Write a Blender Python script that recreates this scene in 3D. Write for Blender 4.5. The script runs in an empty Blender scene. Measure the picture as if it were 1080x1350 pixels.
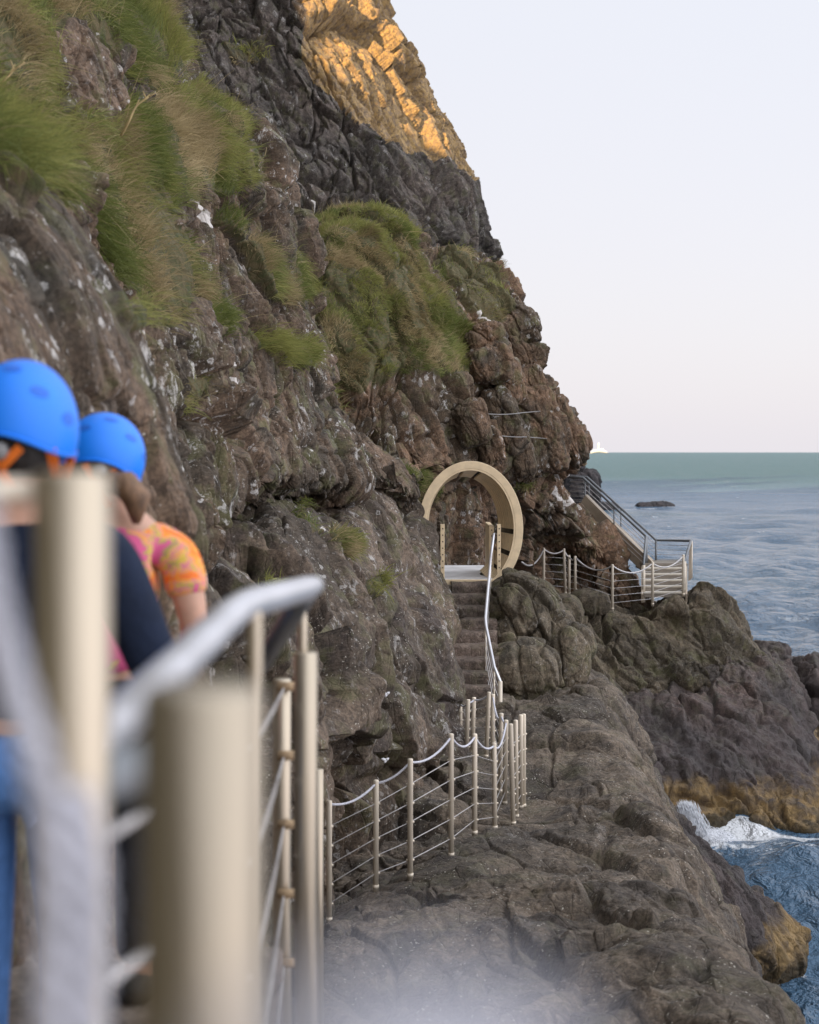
import bpy, math, random
import numpy as np
from mathutils import Vector

random.seed(7)
RS = np.random.RandomState(11)
SC = bpy.context.scene
COL = SC.collection
F0 = 2250.0
CX, CY = 540.0, 596.0
SEA = -8.4

def P(px, py, Z):
    return ((px-CX)/F0*Z, float(Z), (CY-py)/F0*Z)

# ------------------------------------------------------------------ noise
TN = 64
TAB = RS.uniform(-1, 1, (TN, TN, TN)).astype(np.float32).ravel()
TJ = RS.uniform(0, 1, (TN**3, 3)).astype(np.float32)
TC = RS.uniform(-1, 1, (TN**3, 4)).astype(np.float32)

def _ix(i, j, k):
    return ((i & 63)*64 + (j & 63))*64 + (k & 63)

def vnoise(p):
    i = np.floor(p).astype(np.int64)
    f = (p - i).astype(np.float32)
    u = f*f*f*(f*(f*6-15)+10)
    x, y, z = i[:, 0], i[:, 1], i[:, 2]
    ux, uy, uz = u[:, 0], u[:, 1], u[:, 2]
    def g(a, b, c):
        return TAB[_ix(x+a, y+b, z+c)]
    c00 = g(0,0,0)*(1-ux)+g(1,0,0)*ux
    c10 = g(0,1,0)*(1-ux)+g(1,1,0)*ux
    c01 = g(0,0,1)*(1-ux)+g(1,0,1)*ux
    c11 = g(0,1,1)*(1-ux)+g(1,1,1)*ux
    return (c00*(1-uy)+c10*uy)*(1-uz)+(c01*(1-uy)+c11*uy)*uz

ROT = np.array([[0.36,0.48,-0.8],[-0.8,0.6,0.0],[0.48,0.64,0.6]])
def fbm(p, octs=4, gain=0.5, ridged=False):
    s = np.zeros(len(p), np.float32); a = 1.0; t = 0.0
    q = p.copy()
    for o in range(octs):
        n = vnoise(q)
        if ridged: n = 1-2*np.abs(n)
        s += a*n; t += a; a *= gain
        q = q@ROT.T*2.03+17.3
    return s/t

def voronoi(p):
    """F1, F2, cell id and vector to the cell point; points keep to the middle of their cells so 8 cells are enough"""
    N = len(p)
    i = np.floor(p-0.5).astype(np.int64)
    f = (p-i).astype(np.float32)
    d1 = np.full(N, 9e9, np.float32); d2 = d1.copy()
    h1 = np.zeros(N, np.int64); dl = np.zeros((N, 3), np.float32)
    for a in (0, 1):
        for b in (0, 1):
            for c in (0, 1):
                h = _ix(i[:, 0]+a, i[:, 1]+b, i[:, 2]+c)
                r = TJ[h]*0.72+(np.array([a, b, c], np.float32)+0.14)-f
                d = np.einsum('ij,ij->i', r, r)
                m = d < d1
                d2 = np.where(m, d1, np.minimum(d2, d))
                d1 = np.where(m, d, d1)
                h1 = np.where(m, h, h1)
                dl[m] = r[m]
    return np.sqrt(d1), np.sqrt(d2), h1, dl

def sstep(a, b, x):
    t = np.clip((x-a)/(b-a), 0, 1)
    return t*t*(3-2*t)

def rotm(ax, deg):
    from mathutils import Matrix
    return np.array(Matrix.Rotation(math.radians(deg), 3, ax))

# basalt joints: tilted so the bedding dips towards the lower right, as seen from the path
JOINT = rotm('Y', 38) @ rotm('X', 18) @ rotm('Z', 20)
JOINT2 = rotm('Y', 12) @ rotm('Z', -25)

def blocks(p, size, stretch, M, warp=0.25, seed=0.0, tilt=0.9, crack=0.35, cw=0.10):
    q = (p@M.T)/(np.array(stretch)*size)
    q = q + warp*np.stack([vnoise(q*1.3+seed+5), vnoise(q*1.3+seed+31), vnoise(q*1.3+seed+77)], 1)
    d1, d2, h, dl = voronoi(q+seed)
    r = TC[h]
    d = r[:, 3]*0.55+tilt*np.einsum('ij,ij->i', r[:, :3], dl)*1.15
    e = 1-sstep(0.0, cw, d2-d1)
    return d-crack*e, e, r[:, 0]

JOINT_K = rotm('Y', 20) @ rotm('Z', 15)
JOINT_E = rotm('Y', 48) @ rotm('X', 12) @ rotm('Z', 10)
JOINT_O = rotm('Y', 28) @ rotm('Z', -35)
JOINT_C = rotm('Y', 24) @ rotm('X', 8) @ rotm('Z', -20)
def disp_fract(p, a=1.0, big=1.6, M=JOINT, st=(0.7, 1.0, 1.7), huge=0.0, crack=0.45, warp=0.18, fine=1.0):
    d = 0.45*a*fbm(p/4.5, 3)
    k_ = a*big/1.6
    if huge:
        b, e, _ = blocks(p, big*2.4, st, M, seed=41.0, cw=0.06, warp=warp, crack=0.5, tilt=1.1); d += huge*0.55*k_*b
    b, e, _ = blocks(p, big, st, M, seed=3.0, cw=0.07, warp=warp, crack=crack); d += 0.27*k_*b
    b, e2, _ = blocks(p, big*0.40, (st[0], 1.0, 1.5), M, seed=11.0, cw=0.10, warp=warp, crack=crack); d += 0.125*k_*b
    b, e3, _ = blocks(p, big*0.155, (0.8, 1.0, 1.5), M, seed=23.0, cw=0.14, warp=warp, crack=0.4); d += 0.050*fine*k_*b
    d += 0.030*a*fine*fbm(p/0.22, 3, 0.6, ridged=True)
    return d

def disp_smooth(p, a=1.0, big=1.5, M=JOINT2, blk=1.0, st=(0.8, 1.1, 1.5)):
    n = fbm(p/2.6, 3)
    d = 0.34*a*n
    d += 0.17*a*(0.5-np.abs(fbm(p/1.15+9, 3)))*1.6
    q = (p@M.T)/(np.array(st)*big)
    q = q+0.35*np.stack([vnoise(q*1.1+5), vnoise(q*1.1+31), vnoise(q*1.1+77)], 1)
    d1, d2, h, dl = voronoi(q+1.7)
    r = TC[h]
    e = 1-sstep(0.0, 0.24, d2-d1)
    mk = sstep(-0.15, 0.25, vnoise(p/1.7+40))
    d += blk*a*big/1.5*((0.16*r[:, 3]+0.20*np.einsum('ij,ij->i', r[:, :3], dl))*(1-e)-0.24*e*e*(0.25+0.75*mk))
    b, e3, _ = blocks(p, big*0.33, (0.8, 1.0, 1.4), M, seed=23.0, cw=0.14, crack=0.5, tilt=0.7)
    d += 0.055*a*blk*b*sstep(-0.3, 0.4, vnoise(p/1.2+80))
    d += 0.085*a*fbm(p/0.36, 3, 0.6)
    d += 0.022*a*fbm(p/0.5+31, 3, 0.6, ridged=True)
    d1, d2, h, dl = voronoi(p/0.13)
    d -= 0.034*a*sstep(0.5, 0.0, d1)*sstep(-0.2, 0.5, vnoise(p/0.9+3))
    d += 0.026*a*fbm(p/0.09, 2, 0.6)
    return d

# ------------------------------------------------------------------ materials
def newmat(name):
    m = bpy.data.materials.new(name); m.use_nodes = True
    nt = m.node_tree
    b = nt.nodes['Principled BSDF']
    return m, nt, b

class NT:
    def __init__(s, nt): s.nt = nt
    def n(s, t, **k):
        x = s.nt.nodes.new(t)
        for a, v in k.items():
            if a.startswith('i_'):
                key = a[2:]
                key = int(key) if key.isdigit() else key.replace('_', ' ')
                s.set(x.inputs[key], v)
            else: setattr(x, a, v)
        return x
    def set(s, sock, v):
        if hasattr(v, 'is_output') and v.is_output: s.nt.links.new(v, sock)
        else: sock.default_value = v
    def math(s, op, a, b=0.0, c=None, clamp=False):
        x = s.n('ShaderNodeMath', operation=op, use_clamp=clamp)
        s.set(x.inputs[0], a); s.set(x.inputs[1], b)
        if c is not None: s.set(x.inputs[2], c)
        return x.outputs[0]
    def ramp(s, f, a, b):
        x = s.n('ShaderNodeMapRange', interpolation_type='SMOOTHSTEP')
        s.set(x.inputs[0], f); x.inputs[1].default_value = a; x.inputs[2].default_value = b
        return x.outputs[0]
    def mix(s, f, a, b, mode='MIX'):
        x = s.n('ShaderNodeMix', data_type='RGBA', blend_type=mode)
        s.set(x.inputs[0], f); s.set(x.inputs[6], a); s.set(x.inputs[7], b)
        return x.outputs[2]
    def noise(s, v, scale, detail=4, rough=0.55, dist=0.0):
        x = s.n('ShaderNodeTexNoise')
        s.set(x.inputs['Vector'], v); x.inputs['Scale'].default_value = scale
        x.inputs['Detail'].default_value = detail; x.inputs['Roughness'].default_value = rough
        x.inputs['Distortion'].default_value = dist
        return x.outputs[0]
    def voro(s, v, scale, feat='F1', rnd=1.0):
        x = s.n('ShaderNodeTexVoronoi', feature=feat)
        s.set(x.inputs['Vector'], v); x.inputs['Scale'].default_value = scale
        x.inputs['Randomness'].default_value = rnd
        return x

def c4(c): return (c[0], c[1], c[2], 1.0)

def rock_mat(name, c1, c2, c3, GAIN=1.6, facet=1.0, lichen=0.5, lich_scale=9.0, speck=0.5, sea=False, moss=0.0, bump=1.0, streak=False, black=False, scale=1.0):
    m, nt, b = newmat(name); k = NT(nt)
    pos = k.n('ShaderNodeNewGeometry').outputs['Position']
    mp = k.n('ShaderNodeMapping'); k.set(mp.inputs['Vector'], pos)
    mp.inputs['Rotation'].default_value = (0.3, 0.65, 0.2); mp.inputs['Scale'].default_value = (1, 1, 0.45)
    sv = mp.outputs[0]
    n1 = k.noise(pos, 0.55*scale, 5, 0.6, 0.4)
    n2 = k.noise(sv, 1.7*scale, 6, 0.62, 0.3)
    n3 = k.noise(pos, 9.0*scale, 6, 0.7)
    n4 = k.noise(pos, 38.0*scale, 4, 0.7)
    c1, c2, c3 = [(c[0]*GAIN*0.71, c[1]*GAIN*0.668, c[2]*GAIN*0.612) for c in (c1, c2, c3)]
    c1 = tuple(x*0.72 for x in c1); c2 = tuple(x*1.18 for x in c2); c3 = tuple(x*0.85 for x in c3)
    col = k.mix(k.ramp(n1, 0.38, 0.62), c4(c1), c4(c2))
    col = k.mix(k.ramp(n2, 0.48, 0.68), col, c4(c3))
    col = k.mix(1.0, col, k.mix(k.ramp(n3, 0.25, 0.75), (0.50, 0.49, 0.49, 1), (1.5, 1.48, 1.45, 1)), 'MULTIPLY')
    col = k.mix(1.0, col, k.mix(k.ramp(n4, 0.25, 0.75), (0.55, 0.55, 0.55, 1), (1.45, 1.45, 1.45, 1)), 'MULTIPLY')
    if moss > 0:
        nm = k.noise(pos, 2.3, 5, 0.65)
        col = k.mix(k.math('MULTIPLY', k.ramp(nm, 0.5, 0.66), moss), col, (0.15, 0.155, 0.06, 1))
    if lichen > 0:
        lm = k.ramp(k.noise(pos, 0.9, 4, 0.6), 0.42, 0.62)
        wv = k.n('ShaderNodeVectorMath', operation='ADD')
        nz = k.n('ShaderNodeTexNoise'); k.set(nz.inputs['Vector'], pos); nz.inputs['Scale'].default_value = 14
        k.set(wv.inputs[0], pos)
        sc = k.n('ShaderNodeVectorMath', operation='SCALE'); k.set(sc.inputs[0], nz.outputs['Color']); sc.inputs['Scale'].default_value = 0.09
        k.set(wv.inputs[1], sc.outputs[0])
        v = k.voro(wv.outputs[0], lich_scale)
        sp = k.ramp(v.outputs['Distance'], 0.30, 0.22)
        keep = k.ramp(k.n('ShaderNodeSeparateColor', i_0=v.outputs['Color']).outputs[0], 0.50, 0.55)
        f = k.math('MULTIPLY', k.math('MULTIPLY', k.math('MULTIPLY', sp, keep), lm), k.ramp(n4, 0.36, 0.56))
        blot = k.math('MULTIPLY', k.ramp(k.noise(sv, 4.5, 8, 0.80, 0.6), 0.57, 0.61), lm)
        f = k.math('MAXIMUM', f, blot)
        col = k.mix(k.math('MULTIPLY', f, lichen), col, (0.66, 0.64, 0.61, 1))
    if speck > 0:
        sn_ = k.n('ShaderNodeTexNoise'); k.set(sn_.inputs['Vector'], pos); sn_.inputs['Scale'].default_value = 40
        ss_ = k.n('ShaderNodeVectorMath', operation='SCALE'); k.set(ss_.inputs[0], sn_.outputs['Color']); ss_.inputs['Scale'].default_value = 0.045
        sa_ = k.n('ShaderNodeVectorMath', operation='ADD'); k.set(sa_.inputs[0], pos); k.set(sa_.inputs[1], ss_.outputs[0]); wv2_ = sa_.outputs[0]
        v = k.voro(wv2_, 30.0)
        f = k.math('MULTIPLY', k.ramp(v.outputs['Distance'], 0.26, 0.16), k.ramp(k.noise(pos, 2.2, 6, 0.68), 0.44, 0.60))
        keep = k.ramp(k.n('ShaderNodeSeparateColor', i_0=v.outputs['Color']).outputs[1], 0.55, 0.6)
        f = k.math('MULTIPLY', f, keep)
        col = k.mix(k.math('MULTIPLY', f, speck), col, (0.62, 0.58, 0.50, 1))
    z = k.n('ShaderNodeSeparateXYZ', i_0=pos).outputs[2]
    if sea:
        zz = k.math('ADD', z, k.math('MULTIPLY', k.math('SUBTRACT', k.noise(pos, 0.7, 4, 0.6), 0.5), 2.2))
        blk = k.ramp(zz, SEA+3.4, SEA+1.6)
        col = k.mix(k.math('MULTIPLY', blk, 0.72), col, (0.060, 0.052, 0.054, 1))
        och = k.ramp(zz, SEA+1.0, SEA+0.6)
        oc = k.mix(k.ramp(k.noise(pos, 3.0, 6, 0.7), 0.4, 0.62), (0.30, 0.20, 0.085, 1), (0.13, 0.09, 0.05, 1))
        col = k.mix(k.math('MULTIPLY', och, 0.92), col, oc)
        wet = k.ramp(zz, SEA+0.35, SEA+0.1)
        col = k.mix(k.math('MULTIPLY', wet, 0.8), col, (0.03, 0.026, 0.016, 1))
    at = k.n('ShaderNodeAttribute', attribute_name='grass')
    gcol = k.mix(k.ramp(n3, 0.35, 0.65), (0.055, 0.062, 0.02, 1), (0.12, 0.092, 0.045, 1))
    col = k.mix(k.ramp(k.math('ADD', at.outputs['Fac'], k.math('MULTIPLY', k.math('SUBTRACT', n3, 0.5), 0.8)), 0.3, 0.6), col, gcol)
    at2 = k.n('ShaderNodeAttribute', attribute_name='stain')
    gf = k.ramp(k.math('ADD', at2.outputs['Fac'], k.math('MULTIPLY', k.math('SUBTRACT', n3, 0.5), 0.9)), 0.40, 0.62)
    col = k.mix(gf, col, (0.62, 0.58, 0.54, 1))
    at3 = k.n('ShaderNodeAttribute', attribute_name='sunlit_paint')
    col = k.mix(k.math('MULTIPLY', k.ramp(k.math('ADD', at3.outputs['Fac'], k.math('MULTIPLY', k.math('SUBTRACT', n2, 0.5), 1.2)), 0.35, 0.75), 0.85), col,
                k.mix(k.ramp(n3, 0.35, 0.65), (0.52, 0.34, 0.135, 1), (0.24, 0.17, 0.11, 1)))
    k.set(b.inputs['Base Color'], col)
    b.inputs['Roughness'].default_value = 0.82
    b.inputs['Specular IOR Level'].default_value = 0.35
    h = k.math('ADD', k.math('MULTIPLY', k.noise(pos, 14, 8, 0.70), 0.040), k.math('MULTIPLY', k.noise(pos, 60, 5, 0.7), 0.018))
    wz = k.n('ShaderNodeTexNoise'); k.set(wz.inputs['Vector'], sv); wz.inputs['Scale'].default_value = 5.0
    ws = k.n('ShaderNodeVectorMath', operation='SCALE'); k.set(ws.inputs[0], wz.outputs['Color']); ws.inputs['Scale'].default_value = 0.10
    wv_ = k.n('ShaderNodeVectorMath', operation='ADD'); k.set(wv_.inputs[0], sv); k.set(wv_.inputs[1], ws.outputs[0])
    for fs_, fa_ in ((3.2, 0.34), (8.5, 0.30), (21.0, 0.22)):
        fv = k.voro(wv_.outputs[0], fs_)
        dv = k.n('ShaderNodeVectorMath', operation='SUBTRACT'); k.set(dv.inputs[0], wv_.outputs[0]); k.set(dv.inputs[1], fv.outputs['Position'])
        cv = k.n('ShaderNodeVectorMath', operation='SUBTRACT'); k.set(cv.inputs[0], fv.outputs['Color']); cv.inputs[1].default_value = (0.5, 0.5, 0.5)
        dt = k.n('ShaderNodeVectorMath', operation='DOT_PRODUCT'); k.set(dt.inputs[0], dv.outputs[0]); k.set(dt.inputs[1], cv.outputs[0])
        h = k.math('ADD', h, k.math('MULTIPLY', dt.outputs['Value'], fa_*facet))
    h = k.math('ADD', h, k.math('MULTIPLY', k.ramp(k.voro(sv, 5.0, 'DISTANCE_TO_EDGE').outputs[0], 0.0, 0.06), 0.012))
    bp = k.n('ShaderNodeBump'); bp.inputs['Strength'].default_value = 0.75*bump; bp.inputs['Distance'].default_value = 1.0
    k.set(bp.inputs['Height'], h); k.set(b.inputs['Normal'], bp.outputs[0])
    return m

def simple_mat(name, col, rough=0.5, metal=0.0, var=0.15, nscale=8.0, bump=0.0, bscale=60.0, stretch=(1, 1, 1), spec=0.5):
    m, nt, b = newmat(name); k = NT(nt)
    tc = k.n('ShaderNodeTexCoord').outputs['Object']
    mp = k.n('ShaderNodeMapping'); k.set(mp.inputs['Vector'], tc); mp.inputs['Scale'].default_value = stretch
    n = k.noise(mp.outputs[0], nscale, 5, 0.6)
    lo = tuple(x*(1-var) for x in col); hi = tuple(min(1, x*(1+var)) for x in col)
    k.set(b.inputs['Base Color'], k.mix(k.ramp(n, 0.3, 0.7), c4(lo), c4(hi)))
    k.set(b.inputs['Roughness'], k.math('ADD', rough-0.08, k.math('MULTIPLY', n, 0.16)))
    b.inputs['Metallic'].default_value = metal
    b.inputs['Specular IOR Level'].default_value = spec
    if bump > 0:
        bp = k.n('ShaderNodeBump'); bp.inputs['Strength'].default_value = bump; bp.inputs['Distance'].default_value = 0.01
        k.set(bp.inputs['Height'], k.noise(mp.outputs[0], bscale, 4, 0.6)); k.set(b.inputs['Normal'], bp.outputs[0])
    return m

M = {}
M['cliff'] = rock_mat('dark basalt', (0.105, 0.086, 0.066), (0.142, 0.102, 0.075), (0.090, 0.083, 0.072), 1.25, 1.2, lichen=0.75, lich_scale=9.0, speck=0.6, moss=0.45)
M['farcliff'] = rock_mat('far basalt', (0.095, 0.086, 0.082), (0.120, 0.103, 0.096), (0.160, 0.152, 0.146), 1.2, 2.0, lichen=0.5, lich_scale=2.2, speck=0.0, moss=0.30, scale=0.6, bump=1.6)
M['knoll'] = rock_mat('brown basalt', (0.125, 0.094, 0.066), (0.175, 0.115, 0.078), (0.098, 0.086, 0.070), 1.35, 1.6, lichen=0.75, lich_scale=5.0, speck=0.35, moss=0.4)
M['ledge'] = rock_mat('ledge basalt', (0.112, 0.094, 0.076), (0.145, 0.115, 0.092), (0.085, 0.070, 0.064), 1.25, 0.9, lichen=0.5, lich_scale=8.0, speck=0.9, moss=0.35)
M['fore'] = rock_mat('foreshore basalt', (0.115, 0.100, 0.086), (0.145, 0.122, 0.10), (0.085, 0.075, 0.070), 1.3, 0.7, lichen=0.12, lich_scale=12.0, speck=0.9, sea=True, moss=0.16, bump=1.2)
M['boulder'] = rock_mat('olive basalt', (0.115, 0.100, 0.075), (0.15, 0.128, 0.098), (0.085, 0.078, 0.065), 1.3, 0.9, lichen=0.25, lich_scale=9.0, speck=0.6, moss=0.3)
M['shore'] = rock_mat('shore basalt', (0.10, 0.087, 0.082), (0.135, 0.100, 0.092), (0.125, 0.115, 0.10), 1.3, 1.3, lichen=0.15, speck=0.3, sea=True, moss=0.25, bump=1.4)
M['outcrop'] = rock_mat('outcrop basalt', (0.125, 0.108, 0.080), (0.155, 0.132, 0.10), (0.095, 0.085, 0.070), 1.25, 1.0, lichen=0.12, speck=0.4, moss=0.3, bump=1.4)
M['stack'] = rock_mat('sea stack rock', (0.04, 0.042, 0.05), (0.05, 0.045, 0.05), (0.038, 0.04, 0.046), lichen=0.0, speck=0.0)
M['path'] = rock_mat('path stone', (0.16, 0.14, 0.125), (0.19, 0.165, 0.145), (0.13, 0.11, 0.10), lichen=0.0, speck=0.5)
M['step'] = rock_mat('step concrete', (0.115, 0.095, 0.085), (0.135, 0.11, 0.098), (0.10, 0.085, 0.078), lichen=0.0, speck=0.4, moss=0.25)
M['steel'] = simple_mat('beige weathered steel', (0.64, 0.56, 0.45), 0.42, 0.15, 0.24, 9.0, 0.15, 90, (1, 1, 0.06))
M['nearsteel'] = simple_mat('brushed steel post', (0.42, 0.36, 0.275), 0.30, 0.68, 0.22, 8.0, 0.2, 60, (1, 1, 0.05))
M['pipe'] = simple_mat('grey pipe cap', (0.41, 0.41, 0.46), 0.6, 0.0, 0.1)
M['rail'] = simple_mat('polished steel rail', (0.66, 0.66, 0.69), 0.34, 0.75, 0.06, 8.0)
M['wire'] = simple_mat('steel wire', (0.50, 0.48, 0.47), 0.4, 0.5, 0.1)
M['rope'] = simple_mat('white braided rope', (0.60, 0.60, 0.66), 0.8, 0.0, 0.35, 200.0, 0.8, 260)
M['cable'] = simple_mat('dull cable', (0.26, 0.25, 0.24), 0.5, 0.4, 0.1)
M['darkrail'] = simple_mat('dark and shaded steel rail', (0.16, 0.17, 0.18), 0.4, 0.6, 0.1)
M['gate'] = simple_mat('pale tan slats', (0.74, 0.58, 0.37), 0.5, 0.0, 0.10, 5.0, 0.1, 30)
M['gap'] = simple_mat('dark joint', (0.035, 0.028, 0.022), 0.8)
M['deck'] = simple_mat('pale deck panel', (0.64, 0.63, 0.63), 0.5, 0.0, 0.14, 3.0, 0.1, 40)
M['stair'] = simple_mat('tan stair steel', (0.38, 0.315, 0.24), 0.55, 0.2, 0.12, 4.0)
M['tread'] = simple_mat('pale stair nosing', (0.55, 0.50, 0.42), 0.6, 0.0, 0.1, 6.0)
M['riser'] = simple_mat('grey stair riser', (0.22, 0.19, 0.155), 0.7, 0.0, 0.12, 6.0)
M['white'] = simple_mat('white paint', (0.80, 0.80, 0.80), 0.6, 0.0, 0.03)
M['litter'] = simple_mat('white feather', (0.75, 0.75, 0.78), 0.8, 0.0, 0.05)
M['rust'] = simple_mat('tarnished bolt', (0.34, 0.24, 0.14), 0.8, 0.0, 0.3, 30)

# ------------------------------------------------------------------ object helpers
def tag(o, label=None, cat=None, group=None, kind=None):
    if label: o['label'] = label
    if cat: o['category'] = cat
    if group: o['group'] = group
    if kind: o['kind'] = kind
    return o

def empty(name, loc, label, cat, group=None):
    o = bpy.data.objects.new(name, None); o.location = loc; o.empty_display_size = 0.1
    COL.objects.link(o); tag(o, label, cat, group)
    return o

def world_loc(o):
    v = Vector((0, 0, 0))
    while o is not None:
        v = v+o.location; o = o.parent
    return v

def mk(name, verts, faces, mat, parent=None, smooth=True, origin=None):
    me = bpy.data.meshes.new(name)
    v = np.asarray(verts, float)
    off = np.zeros(3)
    if parent is not None: off = np.array(world_loc(parent))
    elif origin is not None: off = np.array(origin)
    me.from_pydata((v-off).tolist(), [], [list(f) for f in faces])
    if smooth: me.polygons.foreach_set('use_smooth', [True]*len(me.polygons))
    me.materials.append(mat); me.update()
    o = bpy.data.objects.new(name, me); COL.objects.link(o)
    if parent is not None: o.parent = parent
    elif origin is not None: o.location = origin
    return o

def mk_np(name, V, Q, mat, attrs=None, smooth=True, T=None):
    """fast mesh from numpy: V (N,3), Q (M,4)"""
    me = bpy.data.meshes.new(name)
    me.vertices.add(len(V)); me.vertices.foreach_set('co', V.astype(np.float32).ravel())
    m = len(Q); k = Q.shape[1]
    me.loops.add(m*k); me.loops.foreach_set('vertex_index', Q.astype(np.int32).ravel())
    me.polygons.add(m); me.polygons.foreach_set('loop_start', np.arange(m, dtype=np.int32)*k)
    me.polygons.foreach_set('loop_total', np.full(m, k, np.int32))
    if smooth: me.polygons.foreach_set('use_smooth', np.ones(m, bool))
    me.update(calc_edges=True)
    for a, d in (attrs or {}).items():
        if d.ndim == 2:
            at = me.color_attributes.new(a, 'FLOAT_COLOR', 'POINT'); at.data.foreach_set('color', d.astype(np.float32).ravel())
        else:
            at = me.attributes.new(a, 'FLOAT', 'POINT'); at.data.foreach_set('value', d.astype(np.float32))
    me.materials.append(mat)
    o = bpy.data.objects.new(name, me); COL.objects.link(o)
    return o

class MB:
    def __init__(s): s.v = []; s.f = []
    def add(s, v, f):
        n = len(s.v); s.v += [tuple(x) for x in v]; s.f += [tuple(i+n for i in q) for q in f]
        return s
    def tube(s, pts, r, seg=10, cap=True):
        pts = [np.array(p, float) for p in pts]
        n = len(pts)
        rs = [r]*n if np.isscalar(r) else r
        V = []; Fc = []
        t0 = pts[1]-pts[0]; t0 /= np.linalg.norm(t0)
        up = np.array([0, 0, 1.0]) if abs(t0[2]) < 0.9 else np.array([1.0, 0, 0])
        x = np.cross(up, t0); x /= np.linalg.norm(x)
        for i in range(n):
            t = pts[min(i+1, n-1)]-pts[max(i-1, 0)]; t /= (np.linalg.norm(t)+1e-9)
            x = x-t*np.dot(x, t); x /= np.linalg.norm(x); y = np.cross(t, x)
            for j in range(seg):
                a = 2*math.pi*j/seg
                V.append(pts[i]+rs[i]*(math.cos(a)*x+math.sin(a)*y))
        for i in range(n-1):
            for j in range(seg):
                k = (j+1) % seg
                Fc.append((i*seg+j, i*seg+k, (i+1)*seg+k, (i+1)*seg+j))
        if cap:
            Fc.append(tuple(range(seg))[::-1]); Fc.append(tuple((n-1)*seg+j for j in range(seg)))
        return s.add(V, Fc)
    def hexa(s, c):
        return s.add(c, [(0,3,2,1),(4,5,6,7),(0,1,5,4),(1,2,6,5),(2,3,7,6),(3,0,4,7)])
    def box(s, lo, hi):
        (a,b,c),(d,e,f) = lo, hi
        return s.hexa([(a,b,c),(d,b,c),(d,e,c),(a,e,c),(a,b,f),(d,b,f),(d,e,f),(a,e,f)])
    def obox(s, p0, p1, w, h, up=(0,0,1)):
        """bar from p0 to p1, width w sideways, height h along up (centred)"""
        p0 = np.array(p0, float); p1 = np.array(p1, float); d = p1-p0; d /= np.linalg.norm(d)
        up = np.array(up, float); sd = np.cross(d, up); sd /= np.linalg.norm(sd); u = np.cross(sd, d)
        c = []
        for q in (p0, p1):
            for a, b in ((-1,-1),(1,-1),(1,1),(-1,1)): c.append(q+sd*a*w/2+u*b*h/2)
        return s.hexa(c)
    def build(s, name, mat, parent=None, smooth=False, bevel=0.0, origin=None):
        o = mk(name, s.v, s.f, mat, parent, smooth, origin)
        if bevel > 0:
            m = o.modifiers.new('bevel', 'BEVEL'); m.width = bevel; m.segments = 2; m.limit_method = 'ANGLE'
        return o

# ------------------------------------------------------------------ lofted rock
def cr_eval(A, t):
    """Catmull-Rom along axis 0 of A (R,...) at parameter t in [0,R-1]"""
    R = A.shape[0]
    Ap = np.concatenate([2*A[:1]-A[1:2], A, 2*A[-1:]-A[-2:-1]], 0)
    i = np.clip(np.floor(t).astype(int), 0, R-2); f = (t-i)
    sh = (-1,)+(1,)*(A.ndim-1)
    f = f.reshape(sh)
    p0, p1, p2, p3 = Ap[i], Ap[i+1], Ap[i+2], Ap[i+3]
    return 0.5*((2*p1)+(-p0+p2)*f+(2*p0-5*p1+4*p2-p3)*f**2+(-p0+3*p1-3*p2+p3)*f**3)

def params(A, step):
    """parameter samples along axis 0 so that the longest spacing is about `step` pixels-at-distance"""
    d = np.linalg.norm(np.diff(A, axis=0), axis=-1)
    dist = 0.5*(A[1:, ..., 1]+A[:-1, ..., 1])
    px = (d/np.maximum(np.abs(dist), 4.0)*F0)
    px = np.percentile(px, 70, axis=1)
    ts = []
    for i, q in enumerate(px):
        n = int(min(max(q/step, 6), 420))
        ts.append(i+np.arange(n)/n)
    ts.append([len(px)])
    return np.concatenate(ts)

def in_poly(x, y, poly):
    c = np.zeros(len(x), bool); n = len(poly)
    for i in range(n):
        x0, y0 = poly[i]; x1, y1 = poly[(i+1) % n]
        if y0 == y1: continue
        m = ((y0 > y) != (y1 > y)) & (x < (x1-x0)*(y-y0)/(y1-y0)+x0)
        c ^= m
    return c

def line_dist(x, y, pts):
    d = np.full(len(x), 1e9)
    for (x0, y0), (x1, y1) in zip(pts[:-1], pts[1:]):
        dx, dy = x1-x0, y1-y0
        t = np.clip(((x-x0)*dx+(y-y0)*dy)/(dx*dx+dy*dy), 0, 1)
        d = np.minimum(d, np.hypot(x-x0-t*dx, y-y0-t*dy))
    return d

GRASS = {}
def grid_normals(G):
    du = np.gradient(G, axis=1); dv = np.gradient(G, axis=0)
    n = np.cross(du, dv); n /= (np.linalg.norm(n, axis=2, keepdims=True)+1e-9)
    return n

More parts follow.
